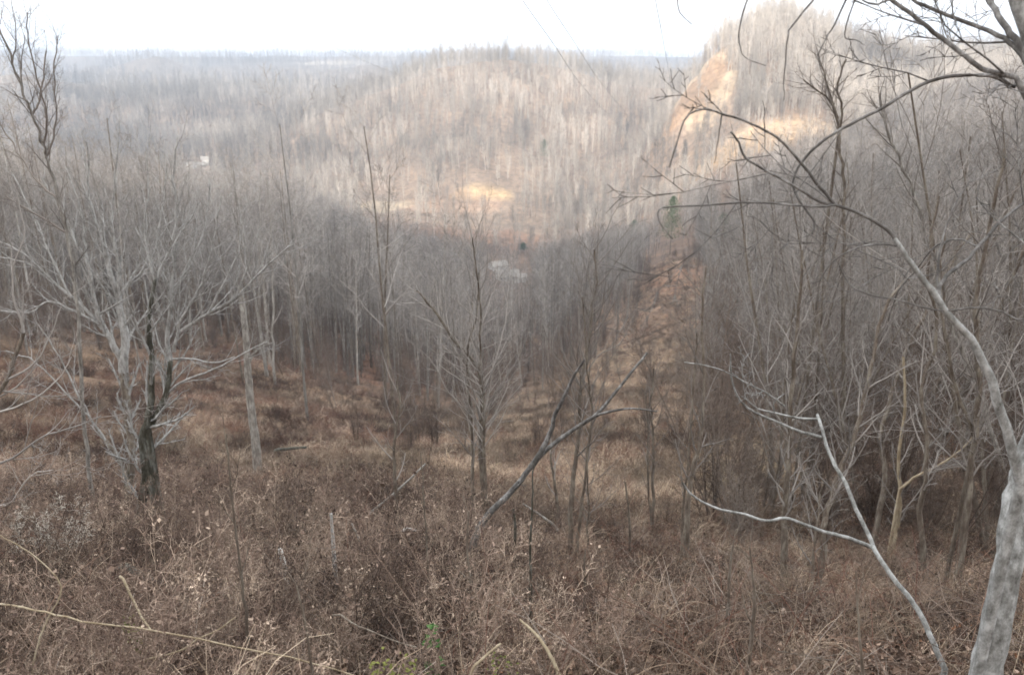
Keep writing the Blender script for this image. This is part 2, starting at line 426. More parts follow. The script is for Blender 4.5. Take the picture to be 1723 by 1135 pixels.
# ------------------------------------------------------------------ scatter (for what nobody could count)
def scatter(name, variants, pts, rotz, scl, idx, tilt=None, tone=None):
    col_ = bpy.data.collections.new(name + '_kinds')
    for i, me_ in enumerate(variants):
        o = bpy.data.objects.new('%s_kind_%02d' % (name, i), me_); col_.objects.link(o)
    n = len(pts)
    me_ = bpy.data.meshes.new(name); me_.vertices.add(n)
    me_.vertices.foreach_set('co', np.asarray(pts, np.float32).ravel())
    rot = np.zeros((n, 3), np.float32); rot[:, 2] = rotz
    if tilt is not None: rot[:, :2] = tilt
    a = me_.attributes.new('rot', 'FLOAT_VECTOR', 'POINT'); a.data.foreach_set('vector', rot.ravel())
    a = me_.attributes.new('scl', 'FLOAT', 'POINT'); a.data.foreach_set('value', np.asarray(scl, np.float32))
    a = me_.attributes.new('idx', 'INT', 'POINT'); a.data.foreach_set('value', np.asarray(idx, np.int32))
    if tone is not None:
        a = me_.attributes.new('tone', 'FLOAT', 'POINT'); a.data.foreach_set('value', np.asarray(tone, np.float32))
    o = link(bpy.data.objects.new(name, me_))
    ng = bpy.data.node_groups.new(name, 'GeometryNodeTree')
    ng.interface.new_socket('Geometry', in_out='INPUT', socket_type='NodeSocketGeometry')
    ng.interface.new_socket('Geometry', in_out='OUTPUT', socket_type='NodeSocketGeometry')
    nn = ng.nodes; L = ng.links
    gi = nn.new('NodeGroupInput'); go = nn.new('NodeGroupOutput')
    iop = nn.new('GeometryNodeInstanceOnPoints'); ci = nn.new('GeometryNodeCollectionInfo')
    ci.inputs['Collection'].default_value = col_; ci.inputs['Separate Children'].default_value = True
    def attr(nm, t):
        q = nn.new('GeometryNodeInputNamedAttribute'); q.data_type = t; q.inputs['Name'].default_value = nm
        return [s for s in q.outputs if s.enabled and s.name == 'Attribute'][0]
    L.new(gi.outputs[0], iop.inputs['Points']); L.new(ci.outputs[0], iop.inputs['Instance'])
    iop.inputs['Pick Instance'].default_value = True
    L.new(attr('idx', 'INT'), iop.inputs['Instance Index'])
    L.new(attr('rot', 'FLOAT_VECTOR'), iop.inputs['Rotation'])
    L.new(attr('scl', 'FLOAT'), iop.inputs['Scale'])
    L.new(iop.outputs[0], go.inputs[0])
    md = o.modifiers.new('scatter', 'NODES'); md.node_group = ng
    tag(o, kind='stuff')
    return o

R = random.Random(11); NR = np.random.RandomState(11)

# ------------------------------------------------------------------ tree kinds
TALL = dict(k=[9, 6, 4, 3], n=[17, 7, 6], t0=[.38, .25, .15], wob=[.018, .09, .13, .15], up=[.006, .07, .05, .03],
            tip=[.22, .3, .4, .5], ang=[42, 42, 42], lr=[.26, .42, .5], shape=[.45, .4, .3], rr=[.42, .45, .5], rmin=.010, sides=[7, 4, 3, 3])
WAND = dict(k=[9, 5, 3, 3], n=[18, 7, 3], t0=[.2, .12, .2], wob=[.04, .12, .16, .18], up=[.02, .09, .04, .02],
            tip=[.25, .4, .5, .6], ang=[36, 40, 42], lr=[.34, .42, .5], shape=[.45, .3, .2], rr=[.45, .5, .6], rmin=.0045, sides=[5, 3, 3, 3])
def tree_mesh(name, c, h, r, seed, mt, mb, lean=.03, stems=1, spread=.2):
    rg = random.Random(seed); S = [Tubes() for _ in c['k']]
    for s in range(stems):
        a = rg.uniform(0, 6.28); l = lean if stems == 1 else spread * rg.uniform(.4, 1)
        d = (math.cos(a) * l, math.sin(a) * l, 1.0); n = 1 / math.sqrt(1 + l * l)
        f = 1 if s == 0 else rg.uniform(.55, .95)
        grow(S, (math.cos(a) * .12 * (stems > 1), math.sin(a) * .12 * (stems > 1), -.25), tuple(v * n for v in d), h * f, r * f, 0, c, rg)
    T = Tubes(); C = Tubes()
    for i, s_ in enumerate(S):
        for key, v in s_.d.items(): (T if i == 0 else C).d.setdefault(key, []).extend(v)
    return T.done(name + '_trunk', mt), C.done(name + '_crown', mb)

def far_tree(seed, h, mat, nb=26, nt=7, tw=.035):
    """small far tree: trunk, limbs and twigs as few-sided tubes"""
    c = dict(k=[5, 3, 2], n=[nb, nt], t0=[.33, .2], wob=[.02, .1, .1], up=[.0, .12, .05], tip=[.25, .5, .6], ang=[40, 40], lr=[.27, .42],
             shape=[.5, .3], rr=[.4, .6], rmin=tw, sides=[4, 3, 3])
    rg = random.Random(seed); S = [Tubes() for _ in range(3)]
    grow(S, (0, 0, -.5), (rg.gauss(0, .03), rg.gauss(0, .03), 1), h, .17, 0, c, rg)
    T = Tubes()
    for s_ in S:
        for key, v in s_.d.items(): T.d.setdefault(key, []).extend(v)
    return T.done('far_tree', mat)

# far woods, Y 330 and beyond: reads as one mass
fv = [far_tree(100 + i, h, M['far'], nb, nt_, .03) for i, (h, nb, nt_) in enumerate(((21, 16, 6), (17, 34, 9), (23, 12, 6), (13, 40, 9), (20, 24, 8)))]
fv += [far_tree(120 + i, h, M['farbrown'], 20, 6, .03) for i, h in enumerate((8, 6))]
def clear_far(px, py, y):
    px = px + 26 * fbm(px / 40, py / 30, 3); py = py + 16 * fbm(px / 30 + 7, py / 20, 3)
    """bare places on the far slopes, with room in front so that they show"""
    c = (y > 350) & (y < 450) & (px > 606) & (px < 696) & (py > 330) & (py < 392)
    c |= (y > 350) & (y < 450) & (px > 745) & (px < 868) & (py > 308) & (py < 372)
    c |= (y > 330) & (y < 470) & (px > 1128) & (px < 1232) & (py > 95) & (py < 262) & (px > 1216 - (py - 80) * 1.2) & (px < 1228 - (py - 95) * .45)
    c |= (y > 300) & (y < 400) & (px > 1225) & (px < 1400) & (py > 205) & (py < 258)
    c |= (y > 330) & (y < 552) & (px > 306) & (px < 370) & (py > 268) & (py < 345)
    return c & (vnoise(px * 13.7, py * 17.1) < .8)
n = 33000
yy = np.sqrt(NR.uniform(330 ** 2, 860 ** 2, n)); xx = NR.uniform(-1, 1, n) * (yy * .72 + 60)
zz = bil(xx, yy); px, py = project(xx, yy, zz)
keep = ~clear_far(px, py, yy)
thin = (px > 720) & (px < 940) & (py > 372) & (py < 425); keep &= ~(thin & (NR.rand(n) < .6))
red = (px > 600) & (px < 900) & (py > 300) & (py < 400); 
keep &= ~(red & (NR.rand(n) < .45))
kx_ = NR.uniform(95, 330, 4400); ky_ = NR.uniform(385, 470, 4400); kz_ = bil(kx_, ky_); kpx, kpy = project(kx_, ky_, kz_)
xx = np.concatenate([xx, kx_]); yy = np.concatenate([yy, ky_]); zz = np.concatenate([zz, kz_]); n = len(xx)
keep = np.concatenate([keep, ~clear_far(kpx, kpy, ky_) & ~((kpy > 120) & (kpx < 1235))])
idx = NR.randint(0, 5, n); b = NR.rand(n) < .22; idx = np.where(b, 5 + NR.randint(0, 2, n), idx)
scl = NR.uniform(.52, .92, n)
k = keep
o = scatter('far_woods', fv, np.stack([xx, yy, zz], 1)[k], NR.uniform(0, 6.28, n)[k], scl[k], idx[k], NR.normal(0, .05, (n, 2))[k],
            np.clip(1.1 * fbm(xx / 40, yy / 40, 4) + .22 * NR.uniform(-1, 1, n) - .48 * smooth01((-80 - xx + .02 * yy) / 110), -.6, .6)[k])  # cloud shade over the left end is put into a darker tone
tag(o, 'grey bare winter woods covering the far hill across the valley', 'woods')
fd = [far_tree(140 + i, h, M['far'], 14, 5, .06) for i, h in enumerate((20, 17, 22))]
n = 30000
yy = np.sqrt(NR.uniform(820 ** 2, 2500 ** 2, n)); xx = NR.uniform(-1, 1, n) * (yy * .70)
zz = bil(xx, yy); c_ = ((xx - P(545, 108, 1700)[0]) / 60) ** 2 + ((yy - 1700) / 80) ** 2 < 1
k = ~c_
k &= ~(NR.rand(n) < .0)
o = scatter('distant_woods', fd, np.stack([xx, yy, zz], 1)[k], NR.uniform(0, 6.28, n)[k], NR.uniform(.7, 1.2, n)[k], NR.randint(0, 3, n)[k], None, np.clip(1.5 * fbm(xx / 60, yy / 60, 4) + .3 * NR.uniform(-1, 1, n) - .52, -.8, .2)[k])  # lowered tone stands in for cloud shade on these ridges
tag(o, 'hazy blue grey woods on the farthest ridges', 'woods')
# unseen woods added on the ridge behind the camera to shade the near slopes
n = 900
yy = NR.uniform(-230, -25, n); xx = NR.uniform(-260, 260, n); zz = bil(xx, yy)
o = scatter('ridge_shade_woods', fv[:5], np.stack([xx, yy, zz], 1), NR.uniform(0, 6.28, n), NR.uniform(.6, 1, n), NR.randint(0, 5, n))
tag(o, 'unseen bare woods added on the ridge behind the viewpoint to shade the valley', 'woods')

# haze: one even volume round everything
bx = bpy.data.meshes.new('haze')
lo = (-4200, -260, -140); hi = (4200, 4200, 150)
vs = [(x, y, z) for x in (lo[0], hi[0]) for y in (lo[1], hi[1]) for z in (lo[2], hi[2])]
bx.from_pydata(vs, [], [(0, 1, 3, 2), (4, 6, 7, 5), (0, 4, 5, 1), (2, 3, 7, 6), (0, 2, 6, 4), (1, 5, 7, 3)])
hm = bpy.data.materials.new('haze'); hm.use_nodes = True; nt = hm.node_tree; nt.nodes.clear()
ho = nt.nodes.new('ShaderNodeOutputMaterial'); hv = nt.nodes.new('ShaderNodeVolumePrincipled')
hv.inputs['Color'].default_value = (.76, .86, 1.0, 1); hv.inputs['Density'].default_value = .00045; hv.inputs['Anisotropy'].default_value = .2
nt.links.new(hv.outputs['Volume'], ho.inputs['Volume'])
bx.materials.append(hm)
haze = link(bpy.data.objects.new('haze', bx)); tag(haze, 'thin pale haze filling the valley air', 'haze', kind='stuff')

# ------------------------------------------------------------------ the woods of the shaded valley
def in_poly(px, py, poly):
    r = np.zeros(px.shape, bool); x0, y0 = poly[-1]
    for x1, y1 in poly:
        c = ((y0 > py) != (y1 > py)) & (px < (x1 - x0) * (py - y0) / (y1 - y0 + 1e-9) + x0); r ^= c; x0, y0 = x1, y1
    return r
OPEN = [(-400, 590), (0, 600), (250, 605), (400, 600), (480, 612), (560, 640), (650, 672), (760, 690), (880, 668), (960, 650), (1030, 600),
        (1055, 540), (1070, 480), (1110, 425), (1165, 420), (1185, 470), (1175, 560), (1150, 640), (1140, 720), (1170, 800), (1180, 905), (1300, 965),
        (1400, 1010), (1600, 1010), (2300, 1010), (2300, 1600), (-400, 1600)]
n = 15000
yy = np.sqrt(NR.uniform(14 ** 2, 345 ** 2, n)); xx = NR.uniform(-1, 1, n) * (yy * .74 + 3)
zz = bil(xx, yy); px, py = project(xx, yy, zz)
dep = yy * cp - zz * sp; hh = NR.uniform(10, 21, n)
near_right = (px > 1120) & (yy < 75); hh = np.where(near_right, NR.uniform(6, 12, n) + yy * .05, hh)
top = py - hh * FPX / dep
line = np.interp(px, [-200, 0, 300, 500, 560, 640, 700, 880, 960, 1100], [235, 240, 262, 290, 345, 392, 400, 425, 400, 380])
rline = np.interp(px, [1100, 1200, 1300, 1400, 1550, 1723], [370, 320, 275, 215, 110, 40]) + NR.uniform(-50, 60, n)
hh = np.where((px > 1100) & (top < rline), np.maximum(3.5, hh - (rline - top) * dep / FPX), hh); top = py - hh * FPX / dep
hh = np.where((yy > 90) & (px < 1100) & (top < line), np.maximum(5, hh - (line - top) * dep / FPX * NR.uniform(.7, 1.1, n)), hh); top = py - hh * FPX / dep
jx = 60 * fbm(px / 50, py / 35, 3); jy = 34 * fbm(px / 45 + 5, py / 30, 3)
keep = ~((px < 1290) & (px > 900) & (yy < 24)) & ~in_poly(px + jx, py + jy, OPEN) & ~in_poly(px, py - 12, OPEN)
keep |= (NR.rand(n) < .10) & (px > 560) & (px < 1050) & (py < 790) & (yy > 38) & (yy < 90)
keep |= (NR.rand(n) < .025) & (px < 560) & (yy > 40) & (yy < 90)
keep &= ~((px > 815) & (px < 900) & (yy < 300) & (yy > 70) & (top < 447) & (NR.rand(n) < .95))
keep &= ~((px > 700) & (px < 1010) & (yy > 60) & (yy < 330) & (NR.rand(n) < .35))
keep &= ~((px > 300) & (px < 380) & (yy < 345) & (top < 268))
keep &= ~((px > 1010) & (px < 1190) & (yy < 160) & (NR.rand(n) < .82))
keep &= ~((px > 1108) & (px < 1146) & (top < 405) & (yy < 330) & (yy > 25) & (NR.rand(n) < .9))
keep &= ~((px > 1196) & (px < 1232) & (top < 405) & (yy < 330) & (yy > 25) & (NR.rand(n) < .85))
keep &= NR.rand(n) < np.where(yy < 75, .62, .8) 
sel = np.nonzero(keep)[0]
size = hh[sel] / dep[sel] * np.where((px[sel] > -30) & (px[sel] < 1750), 1, .02)
order = sel[np.argsort(-size)]
tv = [tree_mesh('forest', TALL, h, r, 200 + i, M[m_], M['twig']) for i, (h, r, m_) in enumerate(((18, .13, 'wood'), (16, .09, 'brown'), (19, .18, 'wood'), (15, .08, 'wood'), (17, .14, 'brown'), (16.5, .15, 'dead'), (18, .11, 'brown')))]
TH = [18, 16, 19, 15, 17, 16.5, 18]
wv = [tree_mesh('thicket', WAND, h, r, 230 + i, M['brown'], M['twig'], .12, s, .28) for i, (h, r, s) in enumerate(((10, .075, 1), (9, .06, 2), (11, .085, 1), (8, .05, 3), (10, .07, 2), (12, .09, 1)))]
WH = [10, 9, 11, 8, 10, 12]
def empty(name, loc, rz=0.):
    o = bpy.data.objects.new(name, None); o.location = loc; o.rotation_euler = (0, 0, rz); o.empty_display_size = .3
    return link(o)
def tree_thing(name, meshes, loc, rz, s, tilt=(0, 0)):
    r = empty(name, loc, rz); r.rotation_euler = (tilt[0], tilt[1], rz); r.scale = (s, s, s)
    t = link(bpy.data.objects.new('trunk', meshes[0]), r); c = link(bpy.data.objects.new('crown', meshes[1]), r)
    return r
NT = 265
rest_v = {}
first = {}
for i in order[:NT]:
    thick = near_right[i]
    vs, H = (wv, WH) if thick else (tv, TH)
    k = R.randrange(len(vs)); s = hh[i] / H[k]
    loc = (float(xx[i]), float(yy[i]), float(zz[i])); rz = R.uniform(0, 6.28); tl = (R.gauss(0, .05), R.gauss(0, .05)) if thick else (R.gauss(0, .045), R.gauss(0, .045))
    key = (thick, k)
    if key not in first:
        r = tree_thing('thicket_tree' if thick else 'forest_tree', vs[k], loc, rz, s, tl); first[key] = r
    else:
        src = first[key]; r = src.copy(); scene.collection.objects.link(r)
        r.location = loc; r.rotation_euler = (tl[0], tl[1], rz); r.scale = (s, s, s)
        for ch in src.children:
            c_ = ch.copy(); scene.collection.objects.link(c_); c_.parent = r
    if thick: tag(r, 'thin bare brown tree in the tangled thicket on the right slope', 'tree', 'thin trees of the right thicket')
    elif px[i] < 700: tag(r, 'tall bare grey tree in the shaded woods on the left slope', 'tree', 'tall trees of the left woods')
    elif px[i] < 1060: tag(r, 'tall bare grey tree in the bottom of the central ravine', 'tree', 'tall trees in the ravine')
    else: tag(r, 'tall bare grey tree in the woods right of the orange cleared strip', 'tree', 'tall trees of the right woods')
rem = order[NT:]
allv = [tv[i % 7] for i in range(7)] 
def joined(pair, name):
    """trunk and crown of one kind as a single mesh, both materials kept"""
    a, b = pair; V = []; F = []; mi = []; off = 0
    for q, me_ in enumerate((a, b)):
        v = np.empty(len(me_.vertices) * 3, np.float32); me_.vertices.foreach_get('co', v); V.append(v.reshape(-1, 3))
        f = np.empty(len(me_.loops), np.int32); me_.loops.foreach_get('vertex_index', f); F.append(f.reshape(-1, 4) + off)
        mi += [q] * len(me_.polygons); off += len(me_.vertices)
    m = mesh_from(name, np.concatenate(V), None, np.concatenate(F), None, True)
    m.materials.append(a.materials[0]); m.materials.append(b.materials[0]); m.polygons.foreach_set('material_index', np.array(mi, np.int32))
    return m
mv = [joined(p, 'woods_tree') for p in tv] + [joined(p, 'woods_sapling') for p in wv]
kk = NR.randint(0, 7, len(rem)); sc_ = hh[rem] / np.array(TH)[kk]
th = near_right[rem]; k2 = NR.randint(0, 6, len(rem)); kk = np.where(th, 7 + k2, kk); sc_ = np.where(th, hh[rem] / np.array(WH)[k2], sc_)
o = scatter('valley_woods', mv, np.stack([xx, yy, zz], 1)[rem], NR.uniform(0, 6.28, len(rem)), sc_, kk, NR.normal(0, .05, (len(rem), 2)), np.clip(.8 * fbm(xx[rem] / 25, yy[rem] / 25, 3) + .25 * NR.uniform(-1, 1, len(rem)), -.5, .6))
tag(o, 'dense grey bare woods filling the shaded valley slopes', 'woods')
# understory: thin saplings in the woods, brown brush at their feet
us = [joined(tree_mesh('understory', WAND, h, .03, 260 + i, M['brush'], M['brush'], .12, s, .3), 'understory') for i, (h, s) in enumerate(((4, 3), (5, 2), (3, 4), (6, 2)))]
n = 13000
yy2 = np.sqrt(NR.uniform(13 ** 2, 230 ** 2, n)); xx2 = NR.uniform(-1, 1, n) * (yy2 * .74 + 2)
zz2 = bil(xx2, yy2); px2, py2 = project(xx2, yy2, zz2)
k = ~in_poly(px2 + 60 * fbm(px2 / 50, py2 / 35, 3), py2 + 50 * fbm(px2 / 45 + 5, py2 / 30, 3), OPEN) | ((NR.rand(n) < .16) & (yy2 > 35) & (px2 > 560)) | ((NR.rand(n) < .04) & (yy2 > 30))
k &= ~((px2 > 815) & (px2 < 900) & (yy2 > 200))
k &= ~((px2 < 1010) & (NR.rand(n) < .5))
k &= ~((px2 > 1010) & (px2 < 1185) & (yy2 > 25) & (NR.rand(n) < .7))
o = scatter('understory', us, np.stack([xx2, yy2, zz2], 1)[k], NR.uniform(0, 6.28, n)[k], NR.uniform(.6, 1.3, n)[k], NR.randint(0, 4, n)[k], NR.normal(0, .08, (n, 2))[k])
tag(o, 'thin leafless understory brush beneath the bare trees', 'brush')

# ------------------------------------------------------------------ undergrowth: weeds, grass, brambles, leaves
WEED = [(0, (.046, .032, .026)), (.35, (.125, .086, .067)), (.7, (.225, .163, .126)), (1, (.42, .33, .25))]
M['weed'] = varied('dead_weeds', WEED)
M['grass'] = varied('dead_grass', [(0, (.15, .105, .078)), (.6, (.28, .21, .15)), (1, (.46, .37, .27))])
M['bramble'] = varied('bramble_canes', [(0, (.10, .045, .032)), (.6, (.16, .085, .06)), (1, (.21, .14, .10))])
M['leaf'] = varied('fallen_leaves', [(0, (.08, .055, .042)), (.4, (.14, .095, .07)), (.75, (.21, .145, .105)), (.95, (.33, .25, .195)), (1, (.30, .14, .07))])
M['moss'] = varied('moss', [(0, (.10, .11, .03)), (1, (.20, .20, .06))])
def weed_clump(seed, nst, h, spread, fuzz=1.):
    rg = random.Random(seed); S = [Tubes() for _ in range(3)]
    c = dict(k=[6, 4, 3], n=[9, 4], t0=[.35, .3], wob=[.07, .16, .25], up=[-.01, -.02, -.06], tip=[.4, .5, .6], ang=[38, 45], lr=[.28, .45],
             shape=[.35, .2], rr=[.6, .7], rmin=.0016, sides=[3, 3, 3])
    for i in range(nst):
        a = rg.uniform(0, 6.28); q = rg.uniform(0, spread); l = rg.uniform(.0, .5)
        if rg.random() < .15: l = rg.uniform(.8, 2.2)          # fallen over
        b = rg.uniform(0, 6.28); d = (math.cos(b) * l, math.sin(b) * l, 1); m = 1 / math.sqrt(1 + l * l)
        grow(S, (math.cos(a) * q, math.sin(a) * q, -.03), tuple(v * m for v in d), h * rg.uniform(.5, 1.2), .0038, 0, c, rg)
    T = Tubes(); V = []                                        # shrivelled leaves and seed heads along the stems
    for s_, pr in zip(S, (.8, 1.6, 2.0)):
        for key, v in s_.d.items():
            for pts, rad in v:
                for p in pts[1:]:
                    for _ in range(int(pr * fuzz + rg.random())):
                        l = rg.uniform(.004, .0125); o0 = [p[j] + rg.gauss(0, .016) for j in range(3)]
                        d1 = [rg.gauss(0, l) for _ in range(3)]; d2 = [rg.gauss(0, l) for _ in range(3)]
                        V += [o0, [o0[j] + d1[j] for j in range(3)], [o0[j] + d1[j] + d2[j] for j in range(3)], [o0[j] + d2[j] * .8 for j in range(3)]]
    if fuzz: T.raw(V, np.arange(len(V)).reshape(-1, 4))
    for s_ in S:
        for key, v in s_.d.items(): T.d.setdefault(key, []).extend(v)
    return T.done('weed_clump', M['weed'], False)
def blades(seed, nb, L, spread, w, mat, droop=1.):
    rg = np.random.RandomState(seed); k = 5
    a = rg.uniform(0, 2 * np.pi, nb); q = spread * np.sqrt(rg.rand(nb)); b = rg.uniform(0, 2 * np.pi, nb)
    ln = L * rg.uniform(.5, 1.2, nb); t = np.linspace(0, 1, k)[None]
    lean = rg.uniform(.15, 1.3, nb)[:, None] * droop
    th = lean * (t ** 1.1) * 1.5
    seg = ln[:, None] / (k - 1)
    r = np.cumsum(np.sin(th) * seg, 1); z = np.cumsum(np.cos(th) * seg, 1) - .03
    x = np.cos(a)[:, None] * q[:, None] + np.cos(b)[:, None] * r; y = np.sin(a)[:, None] * q[:, None] + np.sin(b)[:, None] * r
    wv_ = w * (1 - .8 * t) * rg.uniform(.6, 1.3, nb)[:, None]
    nx = -np.sin(b)[:, None] * wv_; ny = np.cos(b)[:, None] * wv_
    V = np.stack([np.stack([x - nx, y - ny, z], -1), np.stack([x + nx, y + ny, z + .002], -1)], 2).reshape(-1, 3)
    base = (np.arange(nb) * k * 2)[:, None]; i = np.arange(k - 1)[None] * 2
    F = np.stack([base + i, base + i + 1, base + i + 3, base + i + 2], -1).reshape(-1, 4)
    return mesh_from('grass_tuft', V, None, F, mat)
def canes(seed, nb, L):
    rg = random.Random(seed); S = [Tubes() for _ in range(2)]
    c = dict(k=[11, 4], n=[7], t0=[.2], wob=[.06, .15], up=[-.10, -.05], tip=[.35, .5], ang=[55], lr=[.16], shape=[.2], rr=[.5], rmin=.0016, sides=[4, 3])
    for i in range(nb):
        b = rg.uniform(0, 6.28); l = rg.uniform(.2, 1.1); m = 1 / math.sqrt(1 + l * l)
        grow(S, (rg.gauss(0, .15), rg.gauss(0, .15), -.03), (math.cos(b) * l * m, math.sin(b) * l * m, m), L * rg.uniform(.6, 1.2), .0042, 0, c, rg)
    T = Tubes()
    for s_ in S:
        for key, v in s_.d.items(): T.d.setdefault(key, []).extend(v)
    return T.done('bramble', M['bramble'], False)
def leaf_patch(seed, nl, spread, s0):
    rg = np.random.RandomState(seed)
    out = []; F = []
    sh = np.array([(0, -.5, 0), (.26, -.2, .0), (.34, .15, .0), (0, .62, 0), (-.34, .15, .0), (-.26, -.2, .0), (0, 0, -.16)])
    tri = [(6, 0, 1), (6, 1, 2), (6, 2, 3), (6, 3, 4), (6, 4, 5), (6, 5, 0)]
    for i in range(nl):
        s = s0 * rg.uniform(.5, 1.3); v = sh.copy(); v[:, :2] += rg.normal(0, .05, (7, 2)); v[:, 2] += np.abs(v[:, 0]) * rg.uniform(-.8, 1.6) + v[:, 1] ** 2 * rg.uniform(-1, 1.6)
        a, b, c_ = rg.uniform(0, 6.28), rg.normal(0, .7), rg.normal(0, .7)
        Rz = np.array([[math.cos(a), -math.sin(a), 0], [math.sin(a), math.cos(a), 0], [0, 0, 1]])
        Rx = np.array([[1, 0, 0], [0, math.cos(b), -math.sin(b)], [0, math.sin(b), math.cos(b)]])
        Ry = np.array([[math.cos(c_), 0, math.sin(c_)], [0, 1, 0], [-math.sin(c_), 0, math.cos(c_)]])
        v = (v * s) @ (Rz @ Rx @ Ry).T; q = spread * math.sqrt(rg.rand()); d = rg.uniform(0, 6.28)
        v += (math.cos(d) * q, math.sin(d) * q, rg.uniform(.0, .05))
        out.append(v); F += [(x + 7 * i, y + 7 * i, z + 7 * i) for x, y, z in tri]
    return mesh_from('leaves', np.concatenate(out), F, None, M['leaf'])
def sticks(seed, ns, spread):
    rg = random.Random(seed); S = [Tubes(), Tubes()]
    c = dict(k=[5, 3], n=[2], t0=[.2], wob=[.10, .2], up=[0, .0], tip=[.4, .5], ang=[40], lr=[.4], shape=[.2], rr=[.6], rmin=.0014, sides=[4, 3])
    for i in range(ns):
        b = rg.uniform(0, 6.28)
        grow(S, (rg.gauss(0, spread), rg.gauss(0, spread), rg.uniform(.0, .12)), (math.cos(b), math.sin(b), rg.uniform(-.1, .35)), rg.uniform(.2, .8), rg.uniform(.002, .005), 0, c, rg)
    T = Tubes()
    for s_ in S:
        for key, v in s_.d.items(): T.d.setdefault(key, []).extend(v)
    return T.done('litter_sticks', M['brush'], False)
weeds = [weed_clump(300 + i, ns, h, .28, fz) for i, (ns, h, fz) in enumerate(((6, .5, .6), (6, .65, .15), (5, .85, .08), (9, .4, .35), (8, .55, .0), (4, 1.05, .15)))]
tufts = [blades(320 + i, 40, L, .16, .0022, M['grass']) for i, L in enumerate((.38, .5, .3, .62))]
brams = [canes(330 + i, 5, L) for i, L in enumerate((.9, 1.2, .7, 1.3))]
leafs = [leaf_patch(340 + i, 44, .34, .05) for i in range(5)]
stk = [sticks(350 + i, 12, .3) for i in range(4)]

def field(n, y0, y1, pw=1.0, side=.70, pad=1.2):
    y = (NR.rand(n) * (y1 ** pw - y0 ** pw) + y0 ** pw) ** (1 / pw); x = NR.uniform(-1, 1, n) * (y * side + pad)
    z = bil(x, y); a, b = project(x, y, z); return x, y, z, a, b
# near slope, 1.5 to 20 m
x, y, z, a, b = field(27000, 2.5, 22, 1.6)
patch = fbm(x / 1.7, y / 1.7, 3); u = NR.rand(len(x))
left = smooth01((1150 - a) / 500)
kind = np.full(len(x), -1)
kind[u < .36] = 3
kind[(u >= .36) & (u < .36 + .26 * (.45 + .8 * left) * (1 + patch))] = 0
kind[(u > .655) & (u < .74)] = 1
kind[(u > .76) & (u < .76 + .03 * (1 - patch))] = 2
kind[u > .94] = 4
kind[(u > .74) & (u < .76)] = 3
kind[(u > .87) & (u < .94)] = 3
kind[(kind < 3) & (x > 1.55) & (x < 2.4) & (y < 3.3)] = -1
for sx, sy, sw, sh in ((475, 957, 20, 70), (563, 950, 20, 60), (805, 908, 26, 60), (434, 792, 24, 60), (728, 1085, 34, 50), (665, 1130, 45, 60), (235, 884, 30, 40), (690, 897, 30, 50), (895, 888, 50, 40), (650, 860, 60, 40)):
    kind[(np.abs(a - sx) < sw) & (b > sy - 8) & (b < sy + sh) & (kind < 3)] = -1
G = {0: weeds, 1: tufts, 2: brams, 3: leafs, 4: stk}
allk = weeds + tufts + brams + leafs + stk; off = {0: 0, 1: 6, 2: 10, 3: 14, 4: 19}; cnt = {0: 6, 1: 4, 2: 4, 3: 5, 4: 4}
LBL = {0: ('dead_weeds', 'dry brown dead weed stalks covering the near slope', 'weeds'), 1: ('dry_grass', 'pale dry grass tufts among the dead weeds', 'grass'),
       2: ('brambles', 'arching reddish bramble canes on the near slope', 'brambles'), 3: ('fallen_leaves', 'brown fallen leaves littering the near slope', 'leaves'),
       4: ('fallen_twigs', 'small fallen twigs lying on the near slope', 'twigs')}
for q in range(5):
    m = kind == q; k = m.sum()
    s = NR.uniform(.55, 1.15, k) * (1 if q else 1) * (np.where(y[m] < 4, .75, 1) if q in (0, 2) else 1)
    if q == 0: s *= .6 + .5 * left[m]
    tn = 1.0 * fbm(x[m] / 1.1 + 9, y[m] / 1.1, 3) + .5 * NR.uniform(-1, 1, k)
    o = scatter(LBL[q][0], G[q], np.stack([x, y, z], 1)[m], NR.uniform(0, 6.28, k), s, NR.randint(0, cnt[q], k), NR.normal(0, .12, (k, 2)), np.clip(tn, -.7, .45))
    tag(o, LBL[q][1], LBL[q][2])
# open ground farther down, 18 to 170 m: coarser clumps
x, y, z, a, b = field(90000, 15, 200, 1.15)
opn = in_poly(a, b, OPEN) | (NR.rand(len(x)) < .25)
cg = [blades(360 + i, 90, L, .5, .006, M['grass'], 1.5) for i, L in enumerate((.45, .6, .35))]
cb = [joined(tree_mesh('bush', dict(k=[4, 4, 3], n=[6, 5], t0=[.15, .15], wob=[.12, .16, .2], up=[.0, -.02, 0], tip=[.4, .5, .6], ang=[45, 45], lr=[.5, .45], shape=[.2, .2],
       rr=[.6, .6], rmin=.004, sides=[3, 3, 3]), .75, .010, 370 + i, M['weed'], M['weed'], .1, 7, .8), 'bush') for i in range(3)]
cb += [joined(tree_mesh('briar', dict(k=[4, 4, 3], n=[6, 5], t0=[.15, .15], wob=[.12, .16, .2], up=[-.1, -.02, 0], tip=[.4, .5, .6], ang=[45, 45], lr=[.5, .45], shape=[.2, .2],
       rr=[.6, .6], rmin=.004, sides=[3, 3, 3]), .8, .010, 380 + i, M['bramble'], M['bramble'], .1, 7, .9), 'briar') for i in range(2)]
pt = fbm(x / 7 + 3, y / 7, 4); u = NR.rand(len(x)) + .8 * pt
ton = np.clip(1.5 * fbm(x / 2.6 + 30, y / 3.4, 4) + .25 * NR.uniform(-1, 1, len(x)), -.6, 1)
dry = ((a > 740) & (a < 1180)) * .28 - ((a < 560) & (b < 680)) * .1
isg = u > (.80 - dry + .16 * (a < 700))
m = opn & isg
